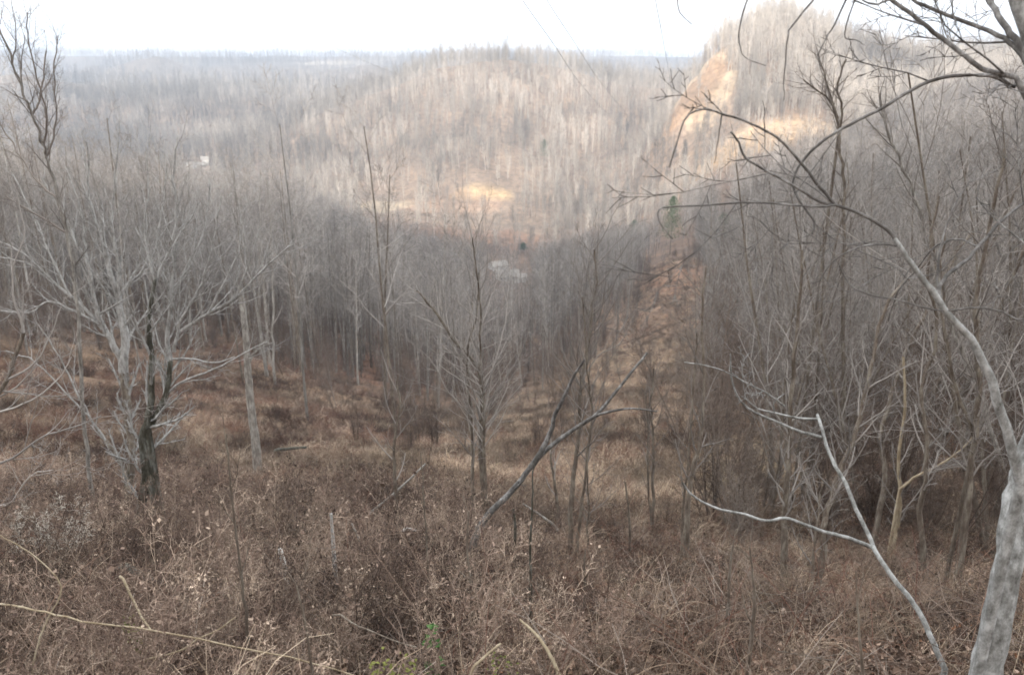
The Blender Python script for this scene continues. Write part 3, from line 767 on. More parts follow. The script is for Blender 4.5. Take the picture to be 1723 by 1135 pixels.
o = scatter('meadow_grass', cg, np.stack([x, y, z], 1)[m], NR.uniform(0, 6.28, m.sum()), NR.uniform(.5, 1.2, m.sum()), NR.randint(0, 3, m.sum()), NR.normal(0, .2, (m.sum(), 2)), ton[m])
tag(o, 'pale flattened dry grass in the open draw below', 'grass')
m = opn & ~isg & (NR.rand(len(x)) < .7)
o = scatter('bench_brush', cb, np.stack([x, y, z], 1)[m], NR.uniform(0, 6.28, m.sum()), NR.uniform(.4, 1.3, m.sum()), NR.randint(0, 5, m.sum()), NR.normal(0, .15, (m.sum(), 2)), ton[m])
tag(o, 'low brown brush and briars on the open bench below', 'brush')

# ------------------------------------------------------------------ trees one can tell apart, standing where their feet meet the slope
DEC = dict(k=[2, 6, 4, 3], n=[0, 6, 4], t0=[.1, .15, .15], wob=[0, .09, .12, .14], up=[0, .05, .04, .02], tip=[1, .35, .45, .5],
           ang=[42, 40, 40], lr=[1., .42, .45], shape=[0, .35, .3], rr=[.5, .5, .55], rmin=.0022, sides=[3, 4, 3, 3])
def spline(pts, per=4):
    """a smooth line through the points (x, y, z, r)"""
    q = np.array(pts, float); q = np.vstack([2 * q[0] - q[1], q, 2 * q[-1] - q[-2]]); out = []
    for i in range(1, len(q) - 2):
        for t in np.arange(per) / per:
            out.append(.5 * (2 * q[i] + (q[i + 1] - q[i - 1]) * t + (2 * q[i - 1] - 5 * q[i] + 4 * q[i + 1] - q[i + 2]) * t * t + (3 * q[i] - q[i - 1] - 3 * q[i + 1] + q[i + 2]) * t ** 3))
    out.append(q[-2]); return np.array(out)
def limb(line, Y, w0, w1, dy, base, rng, wob=1.):
    """photo polyline -> world polyline relative to base; w in photo pixels, dy = how far it leans away by its end"""
    n = len(line); L = []
    for i, (px, py) in enumerate(line):
        t = i / (n - 1); yy_ = Y + dy * t
        X_, Y_, Z_ = P(px, py, yy_); dp = Y_ * cp - Z_ * sp
        L.append((X_ - base[0], Y_ - base[1], Z_ - base[2], (w0 + (w1 - w0) * t ** .8) * .5 * dp / FPX))
    s = spline(L, 4)
    step = np.linalg.norm(np.diff(s[:, :3], axis=0), axis=1).mean()
    s[1:-1, :3] += np.array([[rng.gauss(0, .05), rng.gauss(0, .09), rng.gauss(0, .03)] for _ in range(len(s) - 2)]) * step * wob
    return s
def traced_tree(name, label, cat, base_px, trunk, limbs, mt, mb=None, seed=1, deco=2.5, tl=.9, group=None, Yb=None, sides=9, cfg=DEC, trunkdeco=.5, wob=1., ws=1.):
    """trunk, limbs: (polyline, w0, w1, dy0, dy1[, deco factor]); deco = side twigs per metre, tl = their length"""
    rng = random.Random(seed)
    if Yb: b0 = P(base_px[0], base_px[1], Yb); base = (b0[0], Yb, float(bil(b0[0], Yb)))
    else: base = gpix(*base_px)
    base = (base[0], base[1], float(bil(base[0], base[1])))
    root = empty(name, base); tag(root, label, cat, group)
    T = Tubes(); C = [T if False else Tubes(), Tubes(), Tubes(), Tubes()]; LB = Tubes()
    for grp, acc in ((trunk, T), (limbs, LB)):
        for L in grp:
            line, w0, w1, d0, d1 = L[:5]; f = L[5] if len(L) > 5 else 1.
            s = limb(line, base[1] + d0, w0 * (ws if acc is LB else 1), w1 * (ws if acc is LB else 1), d1 - d0, base, rng, wob)
            if acc is T and d0 < .75 and s[0, 2] > .03: s = np.vstack([[s[0, 0], s[0, 1], -.1, s[0, 3] * 1.08], s])
            pts = [tuple(v[:3]) for v in s]; rad = [float(v[3]) for v in s]
            acc.add(pts, rad, sides if acc is T else max(4, sides - 3))
            ln = float(np.linalg.norm(np.diff(s[:, :3], axis=0), axis=1).sum())
            nn_ = ln * deco * f * (trunkdeco if acc is T else 1)
            if nn_ > .4:
                c = dict(cfg); c['lr'] = [tl / 1.0] + cfg['lr'][1:]
                spawn(C, pts, rad, 1.0, 0, c, rng, n=nn_, t0=.25 if acc is T else .08)
    for s_ in C:
        for key, v in s_.d.items(): LB.d.setdefault(key, []).extend(v)
    link(bpy.data.objects.new('trunk', T.done('trunk', mt)), root)
    if LB.d: link(bpy.data.objects.new('crown', LB.done('crown', mb or mt)), root)
    return root

# the pale-barked tree at the right edge
traced_tree('pale_barked_tree', 'big leaning tree with pale mottled bark at the right edge of the near slope', 'tree', (1655, 1165),
  [([(1648, 1190), (1662, 1110), (1685, 1010), (1697, 930), (1704, 870), (1722, 800), (1745, 700), (1772, 560), (1785, 420), (1775, 250), (1740, 90), (1690, -60)], 53, 22, 0, .5),
   ([(1718, 815), (1706, 765), (1694, 722), (1678, 680), (1669, 640), (1650, 602), (1634, 570), (1592, 525), (1574, 496), (1546, 461), (1521, 426), (1504, 401)], 19, 8, 0, .1)],
  [([(1506, 403), (1498, 391), (1475, 374), (1440, 356), (1405, 345), (1377, 338), (1331, 310), (1292, 289), (1255, 266), (1243, 240), (1229, 222)], 8.5, 4, .1, .15, .7),
   ([(1722, 800), (1735, 600), (1765, 330), (1722, 151), (1652, 116), (1599, 74), (1546, 35), (1490, -8)], 15, 8, .3, .6, .5),
   ([(1790, 250), (1722, 88), (1687, 39), (1660, -8)], 17, 11, .5, .8, .6),
   ([(1780, 200), (1719, 92), (1680, 60), (1637, 42), (1556, 10), (1520, -10)], 13, 6, .5, 1., .8),
   ([(1785, 300), (1722, 155), (1701, 145), (1673, 129), (1616, 127), (1563, 137), (1521, 159), (1475, 187), (1415, 218), (1377, 243), (1348, 275), (1334, 310), (1348, 342), (1370, 374), (1366, 395)], 10, 4, .5, .3, .6),
   ([(1405, 344), (1373, 307), (1349, 275), (1320, 243), (1299, 226), (1253, 203), (1215, 192), (1197, 185), (1176, 185), (1155, 197), (1141, 233), (1126, 282)], 7, 3, .12, -.1, .15),
   ([(1215, 192), (1209, 229), (1202, 275)], 3.5, 1.5, 0, 0, 0),
   ([(1407, 344), (1384, 347), (1334, 345), (1264, 340), (1194, 345), (1123, 349), (1108, 355), (1112, 375), (1132, 402)], 5, 2.5, .12, -.2, .15),
   ([(1790, 500), (1723, 537), (1687, 525), (1641, 517), (1592, 523), (1550, 516), (1511, 505), (1461, 495), (1430, 479), (1412, 447)], 5, 2.5, .1, 0, .3),
   ([(1515, 415), (1490, 411), (1458, 413), (1430, 422), (1402, 440), (1380, 472), (1373, 521)], 4.5, 2, .1, .2, .3),
   ([(1574, 494), (1592, 465), (1624, 440), (1652, 408), (1687, 370), (1723, 342)], 9, 6, .1, .7, .4),
   ([(1645, 415), (1610, 402), (1570, 418), (1545, 450), (1511, 490), (1495, 540)], 5, 2, .5, .9, .5),
   ([(1373, -5), (1334, 42), (1326, 63), (1320, 123), (1319, 169)], 4.5, 2, .3, .2, 0), ([(1426, -5), (1405, 40), (1391, 63), (1377, 95), (1386, 128)], 4.5, 2, .3, .2, .3),
   ([(1259, -5), (1245, 42), (1245, 81), (1257, 99), (1289, 111)], 4, 1.5, .3, .2, 0), ([(1139, -8), (1144, 21), (1165, 42)], 3.5, 1.5, .3, .2, 0),
   ([(1440, -5), (1426, 35), (1422, 63), (1441, 68), (1454, 76)], 3.5, 1.5, .3, .2, 0),
   ([(1495, 0), (1470, 8), (1440, -6)], 6, 3, .5, .3, 0)],
  M['pale'], M['grey'], 3, 3.6, .55, ws=.8, sides=16, trunkdeco=.12, Yb=3.1, wob=.8)

# the thin pale stem lying across the right thicket
traced_tree('fallen_pale_stem', 'thin pale grey fallen stem with sweeping bare branches crossing in front of the right thicket', 'fallen tree', (1580, 1110),
  [([(1590, 1125), (1567, 1073), (1550, 1035), (1525, 999), (1497, 964), (1472, 925), (1465, 908), (1440, 855), (1423, 813), (1403, 779), (1391, 750), (1382, 718), (1375, 697)], 10, 5, 0, .9)],
  [([(1381, 735), (1342, 724), (1299, 706), (1264, 690), (1243, 669), (1231, 634), (1229, 595)], 6, 2.5, .9, .8, .3),
   ([(1378, 705), (1342, 703), (1303, 694), (1275, 687), (1253, 669)], 5, 2, .9, .8, .4),
   ([(1320, 683), (1292, 662), (1264, 648), (1225, 627), (1194, 616), (1151, 609)], 3.5, 1.6, .8, .6, .3), ([(1303, 694), (1303, 676), (1320, 662)], 2.5, 1.5, .8, .8, 0),
   ([(1466, 920), (1426, 904), (1387, 894), (1349, 880), (1320, 871), (1289, 876), (1253, 865), (1215, 857), (1186, 846), (1162, 830), (1148, 811)], 7, 3.5, .6, .4, .1)],
  M['pale'], M['pale'], 5, 2.0, .35, trunkdeco=0, wob=.6)

# the spreading trees on the left
LX = dict(DEC); LX['n'] = [0, 7, 5]; LX['up'] = [0, .10, .08, .04]; LX['ang'] = [34, 36, 38]; LX['rmin'] = .0018
traced_tree('dark_mossy_tree', 'spreading bare tree with a dark mossy trunk and pale upper limbs on the left', 'tree', (235, 884),
  [([(233, 892), (238, 850), (243, 823), (244, 780), (241, 732), (254, 704)], 17, 13, 0, 0),
   ([(243, 740), (250, 706), (256, 655), (254, 591), (250, 539), (256, 500), (261, 470)], 14, 5, 0, .2),
   ([(248, 720), (262, 700), (278, 666), (284, 640), (286, 605)], 12, 8, 0, .3)],
  [([(286, 607), (282, 563), (289, 500), (293, 450), (293, 398), (297, 350), (292, 290), (300, 230)], 8, 2, .3, .6),
   ([(293, 503), (280, 470), (268, 443), (262, 380)], 4, 1.5, .4, .6), ([(293, 591), (300, 556), (300, 521), (304, 470)], 6, 2, .3, .2),
   ([(300, 545), (317, 517), (338, 479), (349, 443), (362, 390), (372, 330)], 5, 1.5, .2, 0), ([(278, 666), (303, 644), (345, 627), (384, 609), (416, 591), (451, 574)], 4, 1.5, .2, -.3, .4),
   ([(298, 562), (349, 528), (395, 503), (434, 461), (465, 433), (490, 412)], 6, 2, .3, .2), ([(284, 604), (320, 603), (360, 610), (395, 600)], 3, 1.5, .3, .6, .4),
   ([(261, 472), (250, 430), (243, 380), (250, 320), (246, 250)], 5, 1.5, .2, .5), ([(256, 500), (275, 440), (300, 400), (330, 350)], 4, 1.5, .2, .5),
   ([(254, 600), (235, 560), (222, 520), (205, 470)], 4, 1.5, .1, -.4), ([(289, 500), (320, 440), (345, 380), (352, 300)], 5, 1.5, .4, .9),
   ([(395, 503), (420, 440), (437, 380)], 3, 1.2, .2, .1), ([(349, 528), (380, 470), (400, 420), (405, 360)], 4, 1.3, .2, .4)],
  M['dark'], M['limb'], 7, 5, .8, ws=1.1, sides=12, cfg=LX)
traced_tree('forked_grey_tree', 'pale grey forked tree fanning out widely at the far left', 'tree', (218, 846),
  [([(219, 852), (215, 830), (211, 798), (198, 767), (178, 742)], 11, 8, 0, .5),
   ([(215, 835), (222, 760), (216, 690), (207, 620)], 10, 14, .2, .8)],
  [([(208, 625), (211, 570), (203, 530), (197, 497), (183, 450), (176, 408), (160, 370), (148, 320), (150, 260)], 15, 2.5, .8, 1.2),
   ([(197, 500), (220, 475), (240, 454), (262, 400), (275, 340), (280, 280)], 5, 2, .9, 1.2), ([(200, 510), (199, 450), (192, 400), (189, 350), (196, 280), (198, 240)], 6, 2, .9, 1.),
   ([(205, 605), (185, 570), (168, 540), (158, 500), (150, 450), (128, 410), (110, 370), (70, 300)], 11, 2.5, .8, .5),
   ([(169, 546), (120, 521), (81, 507), (50, 525), (-10, 522)], 5, 2, .8, .3), ([(172, 552), (135, 512), (95, 480), (70, 454), (39, 426), (-10, 400)], 6, 2, .8, .6),
   ([(70, 454), (38, 440), (-10, 430)], 3, 1.5, .7, .4), ([(150, 450), (140, 400), (135, 350), (110, 280)], 4, 1.5, .7, 1.), ([(120, 500), (85, 430), (60, 370), (20, 290)], 4, 1.5, .7, 1.),
   ([(178, 742), (150, 700), (120, 640), (100, 600), (60, 540)], 4, 1.5, .5, .2, .5), ([(150, 700), (110, 660), (60, 610), (10, 590)], 3, 1.5, .4, 0, .5)],
  M['brown'], M['limb'], 8, 5, .8, ws=1.1, sides=10, cfg=LX)
traced_tree('tall_thin_tree', 'tall thin dark tree reaching above the skyline at the upper left', 'tree', (150, 800),
  [([(152, 812), (140, 700), (135, 560), (120, 440), (100, 340), (81, 271), (74, 250), (55, 190), (39, 159), (21, 106), (-4, 40)], 7, 3, 0, 0)],
  [([(55, 192), (66, 170), (72, 130), (78, 85)], 4, 2, 0, .3), ([(72, 245), (80, 200), (67, 151), (48, 70), (46, 21)], 4, 1.5, 0, -.3), ([(80, 262), (95, 200), (92, 120), (98, 60)], 3.5, 1.5, 0, .3),
   ([(100, 340), (60, 300), (20, 240), (-10, 190)], 4, 2, 0, .5), ([(110, 390), (60, 360), (10, 330)], 4, 2, 0, -.4), ([(39, 159), (35, 110), (42, 60)], 2.5, 1, 0, .3), ([(21, 106), (28, 60), (20, 10)], 2.5, 1, 0, .3)],
  M['dead'], M['twig'], 9, 5, .6, cfg=LX, Yb=15)
traced_tree('leaning_grey_tree', 'low bare grey tree leaning in from the far left edge', 'tree', (-60, 900),
  [([(-60, 905), (-55, 800), (-30, 700), (10, 640), (40, 560)], 12, 6, 0, .3)],
  [([(-30, 700), (40, 680), (95, 640), (120, 600)], 4, 1.5, 0, .3), ([(-55, 800), (20, 770), (70, 735), (120, 720), (170, 700)], 5, 2, 0, 0), ([(10, 640), (60, 610), (85, 560), (110, 500)], 4, 1.5, .2, .4),
   ([(-50, 830), (10, 850), (50, 800), (90, 790)], 4, 1.5, 0, -.3), ([(40, 560), (20, 470), (40, 400), (30, 330)], 4, 1.5, .3, .5)],
  M['brown'], M['twig'], 10, 4.2, .8, cfg=LX)

# broken snag and stems on the bench
traced_tree('broken_snag', 'pale barkless broken snag with a snapped top standing on the left bench', 'dead tree', (434, 792),
  [([(434, 796), (430, 745), (424, 700), (419, 650), (416, 610), (413, 560), (408, 515), (403, 480)], 16, 9, 0, 0)],
  [([(418, 615), (430, 590), (445, 575), (450, 560)], 4, 2, 0, .3), ([(420, 600), (440, 585), (462, 575)], 3, 1.5, 0, .3), ([(414, 560), (408, 545), (400, 530)], 4, 2, 0, 0)],
  M['dead'], M['dead'], 11, 0, .5, wob=.35)
traced_tree('slim_pale_tree', 'slim pale tree with a straight trunk just right of the broken snag', 'tree', (462, 622),
  [([(461, 625), (459, 560), (457, 470), (455, 380), (450, 300)], 4.5, 2, 0, 0)], [], M['wood'], M['twig'], 12, 1.2, 1.6, Yb=60, cfg=LX)

# centre group on the brow
CX = dict(DEC); CX['n'] = [0, 6, 4]; CX['up'] = [0, .08, .05, .03]; CX['ang'] = [34, 36, 38]
traced_tree('multi_stem_tree', 'clump of slender dark stems rising from one foot left of the leaning dead trunk', 'tree', (812, 872),
  [([(819, 876), (812, 805), (808, 735), (811, 697), (806, 627), (786, 598), (757, 563), (726, 517), (701, 489)], 10, 3, 0, .4),
   ([(799, 874), (795, 823), (795, 768), (793, 697), (786, 627), (789, 577), (803, 528), (806, 460)], 7, 2, .1, .3),
   ([(822, 870), (816, 800), (815, 732), (814, 662), (808, 600), (808, 521), (800, 440), (795, 400)], 7, 2, 0, -.3)],
  [([(806, 640), (770, 600), (745, 530), (738, 480)], 4, 1.5, .2, .5), ([(794, 700), (755, 660), (735, 620), (720, 600)], 3.5, 1.5, .1, -.3), ([(814, 662), (835, 600), (850, 540), (856, 480)], 3.5, 1.5, 0, .4),
   ([(811, 697), (840, 650), (868, 610), (880, 560)], 3, 1.2, 0, -.4)],
  M['brown'], M['twig'], 13, 5, 1., cfg=CX, trunkdeco=1.4)
traced_tree('slender_forked_tree', 'slender forked tree right of the leaning dead trunk on the brow', 'tree', (963, 905),
  [([(960, 909), (962, 823), (971, 760), (976, 680), (980, 627), (994, 556), (995, 514), (1004, 475), (1000, 420)], 9, 3, 0, .3),
   ([(972, 905), (983, 823), (992, 735), (995, 680), (990, 640), (985, 560), (980, 500)], 6, 2, 0, -.3),
   ([(990, 905), (990, 840), (986, 760)], 4, 2, .3, .4)],
  [([(980, 640), (1005, 600), (1040, 580), (1055, 560)], 3, 1.2, 0, .4), ([(994, 560), (1012, 520), (1020, 470)], 3, 1.2, 0, -.3), ([(978, 650), (950, 600), (940, 550)], 3, 1.2, 0, .4)],
  M['brown'], M['twig'], 14, 5, .9, cfg=CX, trunkdeco=1.4)
traced_tree('leaning_dead_trunk', 'grey leaning dead trunk with a pale broken foot, forked, in the centre of the brow', 'dead tree', (800, 910),
  [([(797, 914), (807, 887), (828, 858), (860, 827), (891, 788), (918, 757), (965, 722), (1004, 697), (1050, 641), (1089, 593)], 14, 4, 0, .3)],
  [([(893, 786), (910, 760), (927, 725), (934, 697), (950, 665), (965, 634), (983, 605)], 11, 4, .1, -.3, .3), ([(968, 720), (1000, 700), (1036, 690), (1064, 687), (1106, 692)], 7, 2.5, .2, -.2, .3)],
  M['grey'], M['grey'], 15, 1.2, .4, trunkdeco=.2, wob=.6)
for q, (lab, bp, lines, mat) in enumerate([
  ('dark slim sapling standing left of the clump of slender stems', (667, 872), [([(669, 876), (664, 800), (664, 742), (672, 690), (668, 640)], 7, 3, 0, .2)], 'brown'),
  ('thin double sapling standing alone right of the slender forked tree', (1098, 878), [([(1098, 882), (1099, 800), (1099, 735), (1096, 680), (1100, 620)], 6, 2.5, 0, .2), ([(1096, 880), (1090, 800), (1091, 730), (1087, 660)], 4, 2, .1, .3)], 'brown'),
  ('slim trunk with upswept twigs at the left edge of the right thicket', (1156, 914), [([(1155, 918), (1158, 841), (1169, 777), (1179, 735), (1185, 640), (1180, 540), (1188, 450)], 10, 3, 0, .3), ([(1148, 912), (1152, 840), (1160, 740), (1170, 600), (1172, 560)], 5, 2, .2, .3)], 'brown'),
  ('short crooked sapling in front of the pale dry grass of the draw', (942, 874), [([(941, 878), (936, 830), (930, 790), (927, 774), (930, 740)], 6, 3, 0, .2)], 'brown'),
  ('straight grey sapling at the front of the right thicket', (1320, 962), [([(1320, 968), (1320, 900), (1322, 840), (1328, 735), (1336, 600), (1345, 500), (1350, 420)], 13, 4, 0, .4)], 'brown'),
  ('leaning tan sapling whose stem crosses behind the fallen pale stem', (1377, 980), [([(1375, 985), (1386, 929), (1384, 890), (1395, 851), (1412, 798), (1437, 735), (1451, 687), (1465, 620), (1479, 549), (1497, 503), (1521, 475), (1557, 443)], 12, 4, 0, .6), ([(1366, 978), (1372, 900), (1380, 830)], 6, 3, 0, .2)], 'brown'),
  ('yellowish pale sapling with one long branch beside the pale-barked tree', (1504, 925), [([(1502, 930), (1504, 905), (1511, 876), (1514, 820), (1512, 770), (1522, 690), (1520, 600)], 9, 4, 0, .2), ([(1514, 822), (1546, 798), (1581, 781), (1624, 749), (1645, 720)], 5, 2, 0, -.4)], 'tan'),
  ('tall brown sapling forking against the rock cut', (1408, 860), [([(1404, 870), (1420, 700), (1418, 520), (1420, 400), (1419, 352), (1422, 307), (1412, 247), (1414, 212), (1416, 173), (1409, 150), (1424, 100)], 8, 3, 0, .5, .6), ([(1412, 222), (1405, 190), (1394, 166), (1372, 150), (1352, 134)], 4, 2, .4, .2, .35), ([(1412, 212), (1404, 180), (1385, 120), (1376, 90)], 3.5, 2, .4, .5, .35)], 'brown'),
  ('slanting brown trunk behind the yellowish sapling', (1475, 905), [([(1470, 915), (1490, 800), (1482, 740), (1507, 640), (1530, 580), (1564, 514), (1600, 440), (1640, 380)], 10, 4, 0, .8)], 'brown'),
  ('dark trunk close behind the pale-barked tree', (1620, 960), [([(1612, 968), (1625, 850), (1640, 740), (1648, 640), (1640, 520), (1665, 380), (1690, 250)], 13, 5, 0, .4), ([(1640, 740), (1600, 620), (1585, 500), (1590, 380)], 7, 3, .2, .4)], 'brown'),
  ('dark crooked trunk in the thicket between the tan and yellowish saplings', (1555, 955), [([(1556, 962), (1548, 860), (1560, 760), (1550, 660), (1575, 560), (1560, 450), (1580, 330)], 10, 4, 0, .5)], 'brown'),
  ('knotty grey stem crossing the thicket high on the right', (1700, 930), [([(1705, 935), (1690, 800), (1640, 640), (1600, 540), (1560, 430), (1540, 330), (1500, 240), (1480, 160)], 9, 4, .8, 1.8)], 'dead'),
 ]):
    traced_tree('sapling', lab, 'sapling', bp, lines, [], M[mat], M['twig'], 40 + q, 3.4 if bp[0] < 1250 else 4.4, .7, 'saplings one can tell apart', cfg=CX, trunkdeco=1)

# single stems, sticks and stubs on the near slope
def stick(name, label, cat, line, w0, w1, mat, lift=0., dy=0., group=None, deco=0, Y0=None, wob=.6):
    """a stem standing on, or a stick lying on, the slope; Y from where its foot meets the ground"""
    rng = random.Random(len(label) * 7 + int(line[0][0])); b = gpix(*line[0]) if Y0 is None else P(line[0][0], line[0][1], Y0)
    root_loc = b
    if cat in ('stem', 'stub') or 'pole' in name:            # stands up through the weeds: foot on the slope a little nearer
        Yn = b[1] * .97; q = P(line[0][0], line[0][1], Yn); b = root_loc = (q[0], Yn, float(bil(q[0], Yn)))
        s = limb(line, Yn, w0, w1, dy, root_loc, rng, wob); s = np.vstack([[0, 0, -.05, s[0, 3]], s])
    else:
        s = limb(line, b[1], w0, w1, dy, root_loc, rng, wob); s[:, 2] += lift; s[0, 2] -= .04
    T = Tubes(); pts = [tuple(v[:3]) for v in s]; rad = [float(v[3]) for v in s]; T.add(pts, rad, 6)
    # close the ends
    for e, nb in ((0, 1), (-1, -2)):
        c0 = np.array(pts[e]); d = c0 - np.array(pts[nb]); d /= np.linalg.norm(d) + 1e-9
        T.add([tuple(c0), tuple(c0 + d * rad[e] * .35), tuple(c0 + d * rad[e] * .5)], [rad[e], rad[e] * .7, rad[e] * .02], 6)
    if deco:
        C = [Tubes() for _ in range(4)]; c = dict(CX); c['lr'] = [.3] + c['lr'][1:]; c['n'] = [0, 3, 0]
        spawn(C, pts, rad, 1., 0, c, rng, n=deco)
        for s_ in C:
            for key, v in s_.d.items(): T.d.setdefault(key, []).extend(v)
    o = link(bpy.data.objects.new(name, T.done(name, mat))); o.location = root_loc; tag(o, label, cat, group); return o
DS = 'dead stems standing in the weeds'
stick('dead_stem', 'long thin dark stem standing in the weeds below the broken snag', 'stem', [(418, 1082), (408, 980), (395, 876), (386, 800), (381, 730)], 6, 2.5, M['brown'], group=DS, deco=4)
stick('dead_stem', 'thin dark stem leaning left, nearest below the leaning dead trunk foot', 'stem', [(794, 1032), (792, 985), (786, 911), (789, 860)], 7, 2.5, M['brown'], group=DS, deco=3)
stick('dead_stem', 'straight dark stem standing below the fork of the leaning dead trunk', 'stem', [(893, 1008), (892, 930), (895, 860), (896, 791)], 6, 2.5, M['dark'], group=DS, deco=2)
stick('dead_stem', 'short dark stub standing in front of the leaning dead trunk', 'stem', [(866, 915), (867, 885), (864, 855)], 6, 4, M['dark'], group=DS)
stick('dead_stem', 'paired dark stem in the weeds right of centre with a crooked tip', 'stem', [(1265, 1070), (1270, 1010), (1267, 970), (1262, 920)], 7, 2.5, M['brown'], group=DS, deco=3)
stick('dead_stem', 'dark stem rising from the bottom of the frame below the fallen pale stem', 'stem', [(1452, 1140), (1448, 1085), (1443, 1020), (1440, 960)], 6, 2, M['brown'], group=DS, deco=2)
stick('dead_stem', 'reddish stem standing under the left edge of the right thicket', 'stem', [(1226, 1015), (1228, 960), (1234, 915), (1240, 890)], 6, 2.5, M['brown'], group=DS, deco=2)
stick('dead_stem', 'small dark stem left of the slender forked tree foot', 'stem', [(984, 985), (983, 950), (985, 925)], 4, 2, M['brown'], group=DS, deco=1)
stick('dead_stem', 'dark stem bending over in the weeds at the lower left', 'stem', [(525, 1130), (515, 1060), (500, 990), (482, 960)], 5, 2, M['brown'], group=DS, deco=2)
stick('dead_stem', 'thin stem among the weeds right of the pale cut pole', 'stem', [(720, 1010), (719, 930), (714, 850), (708, 760)], 4, 2, M['brown'], group=DS, deco=4)
stick('dead_stem', 'low dark stem standing among small saplings above the leaf litter', 'stem', [(1060, 905), (1058, 860), (1052, 810)], 5, 2.5, M['brown'], group=DS, deco=2)
stick('cut_stub', 'short bright white cut stub sticking out of the weeds', 'stub', [(480, 960), (477, 945), (471, 924)], 9, 8, M['cut'], wob=.1)
stick('pale_pole', 'pale upright dead pole standing in the weeds beside the white stub', 'stick', [(563, 950), (560, 905), (557, 864)], 8, 5, M['limb'], wob=.2)
stick('pale_stick', 'pale stick leaning up out of the weeds toward the clump of stems', 'stick', [(616, 868), (666, 827), (716, 780)], 5, 3, M['dead'], dy=.4, wob=.3)
stick('pale_stick', 'short pale stick sloping down right of the leaning dead trunk', 'stick', [(938, 888), (912, 868), (880, 847)], 6, 3, M['dead'], wob=.3)
stick('pale_stick', 'small pale curved stick between the white stub and the clump of stems', 'stick', [(609, 935), (603, 905), (592, 880)], 5, 3, M['dead'])
stick('pale_stick', 'tiny pale stick lying flat in front of the dark slim sapling', 'stick', [(678, 893), (695, 895), (704, 898)], 6, 3, M['cut'], lift=.05)
stick('long_cane', 'long pale dead cane lying across the lower left corner', 'cane', [(-30, 1010), (60, 1025), (141, 1042), (335, 1073), (529, 1116), (640, 1150)], 4, 2.5, M['tan'], lift=.0, Y0=3.6, dy=-.3)
stick('long_cane', 'bent tan cane rising from the bottom left edge', 'cane', [(52, 1130), (65, 1080), (80, 1040), (104, 985), (50, 930), (0, 900)], 3.5, 2, M['tan'], Y0=3.5, dy=.4)
stick('long_cane', 'tan cane crossing over the long pale cane at lower left', 'cane', [(230, 1112), (300, 1095), (335, 1073), (365, 1060), (396, 1038)], 3.5, 2, M['tan'], Y0=3.5, dy=.1)
stick('long_cane', 'thick frayed tan cane leaning at bottom centre right', 'cane', [(948, 1150), (925, 1100), (900, 1065), (875, 1042)], 8, 4, M['tan'], Y0=3.3, dy=.3)
stick('long_cane', 'short pale cane stub lying at the bottom centre', 'cane', [(790, 1128), (815, 1105), (842, 1082)], 6, 4, M['tan'], Y0=3.3, dy=.15)
stick('long_cane', 'pale cane leaning toward the green plant at bottom centre', 'cane', [(560, 1025), (620, 1060), (700, 1088)], 3.5, 2, M['brown'], Y0=4.1, dy=-.4)
stick('long_cane', 'cane slanting down the slope at the lower left', 'cane', [(200, 960), (225, 1010), (240, 1040), (256, 1062)], 5, 3, M['tan'], Y0=4.2, dy=-.3)
stick('fallen_log', 'dark rotten log lying in the weeds at lower left', 'log', [(205, 966), (240, 985), (275, 1003), (300, 1018)], 17, 13, M['dark'], lift=.12, dy=-.5, wob=.3)
stick('fallen_log', 'grey log lying on the bench below the broken snag', 'log', [(462, 762), (490, 759), (516, 757)], 6, 4, M['dark'], lift=.15)

# pale seed-head bush at the left edge, green weed, moss
def plume(name, px, py, Y, w, h, label):
    b = P(px, py, Y); g = hz(b[0], b[1]); rg = random.Random(int(px)); S = Tubes(); H = Tubes()
    c = dict(k=[7, 4, 3], n=[10, 5], t0=[.82, .1], wob=[.05, .2, .25], up=[-.05, -.12, -.1], tip=[.5, .6, .6], ang=[60, 50], lr=[.10, .5], shape=[.2, .2], rr=[.8, .8], rmin=.003, sides=[3, 3, 3])
    Q = [S, H, H]
    for i in range(26):
        x0 = rg.uniform(-.5, .5) * w; hh_ = (b[2] - g) * rg.uniform(.8, 1.05)
        grow(Q, (x0, rg.gauss(0, .2), -.05), (rg.gauss(.15, .12), rg.gauss(0, .1), 1), max(.5, hh_), .004, 0, c, rg)
    r = empty(name, (b[0], b[1], g)); tag(r, label, 'bush')
    link(bpy.data.objects.new('stems', S.done('stems', M['weed'])), r); link(bpy.data.objects.new('seed_heads', H.done('seed_heads', M['cutw'])), r)
M['cutw'] = varied('pale_seed_fluff', [(0, (.34, .30, .25)), (1, (.44, .40, .34))])
plume('seed_head_bush', 60, 846, 8.0, .8, .3, 'pale fluffy seed heads standing above the weeds at the left edge')
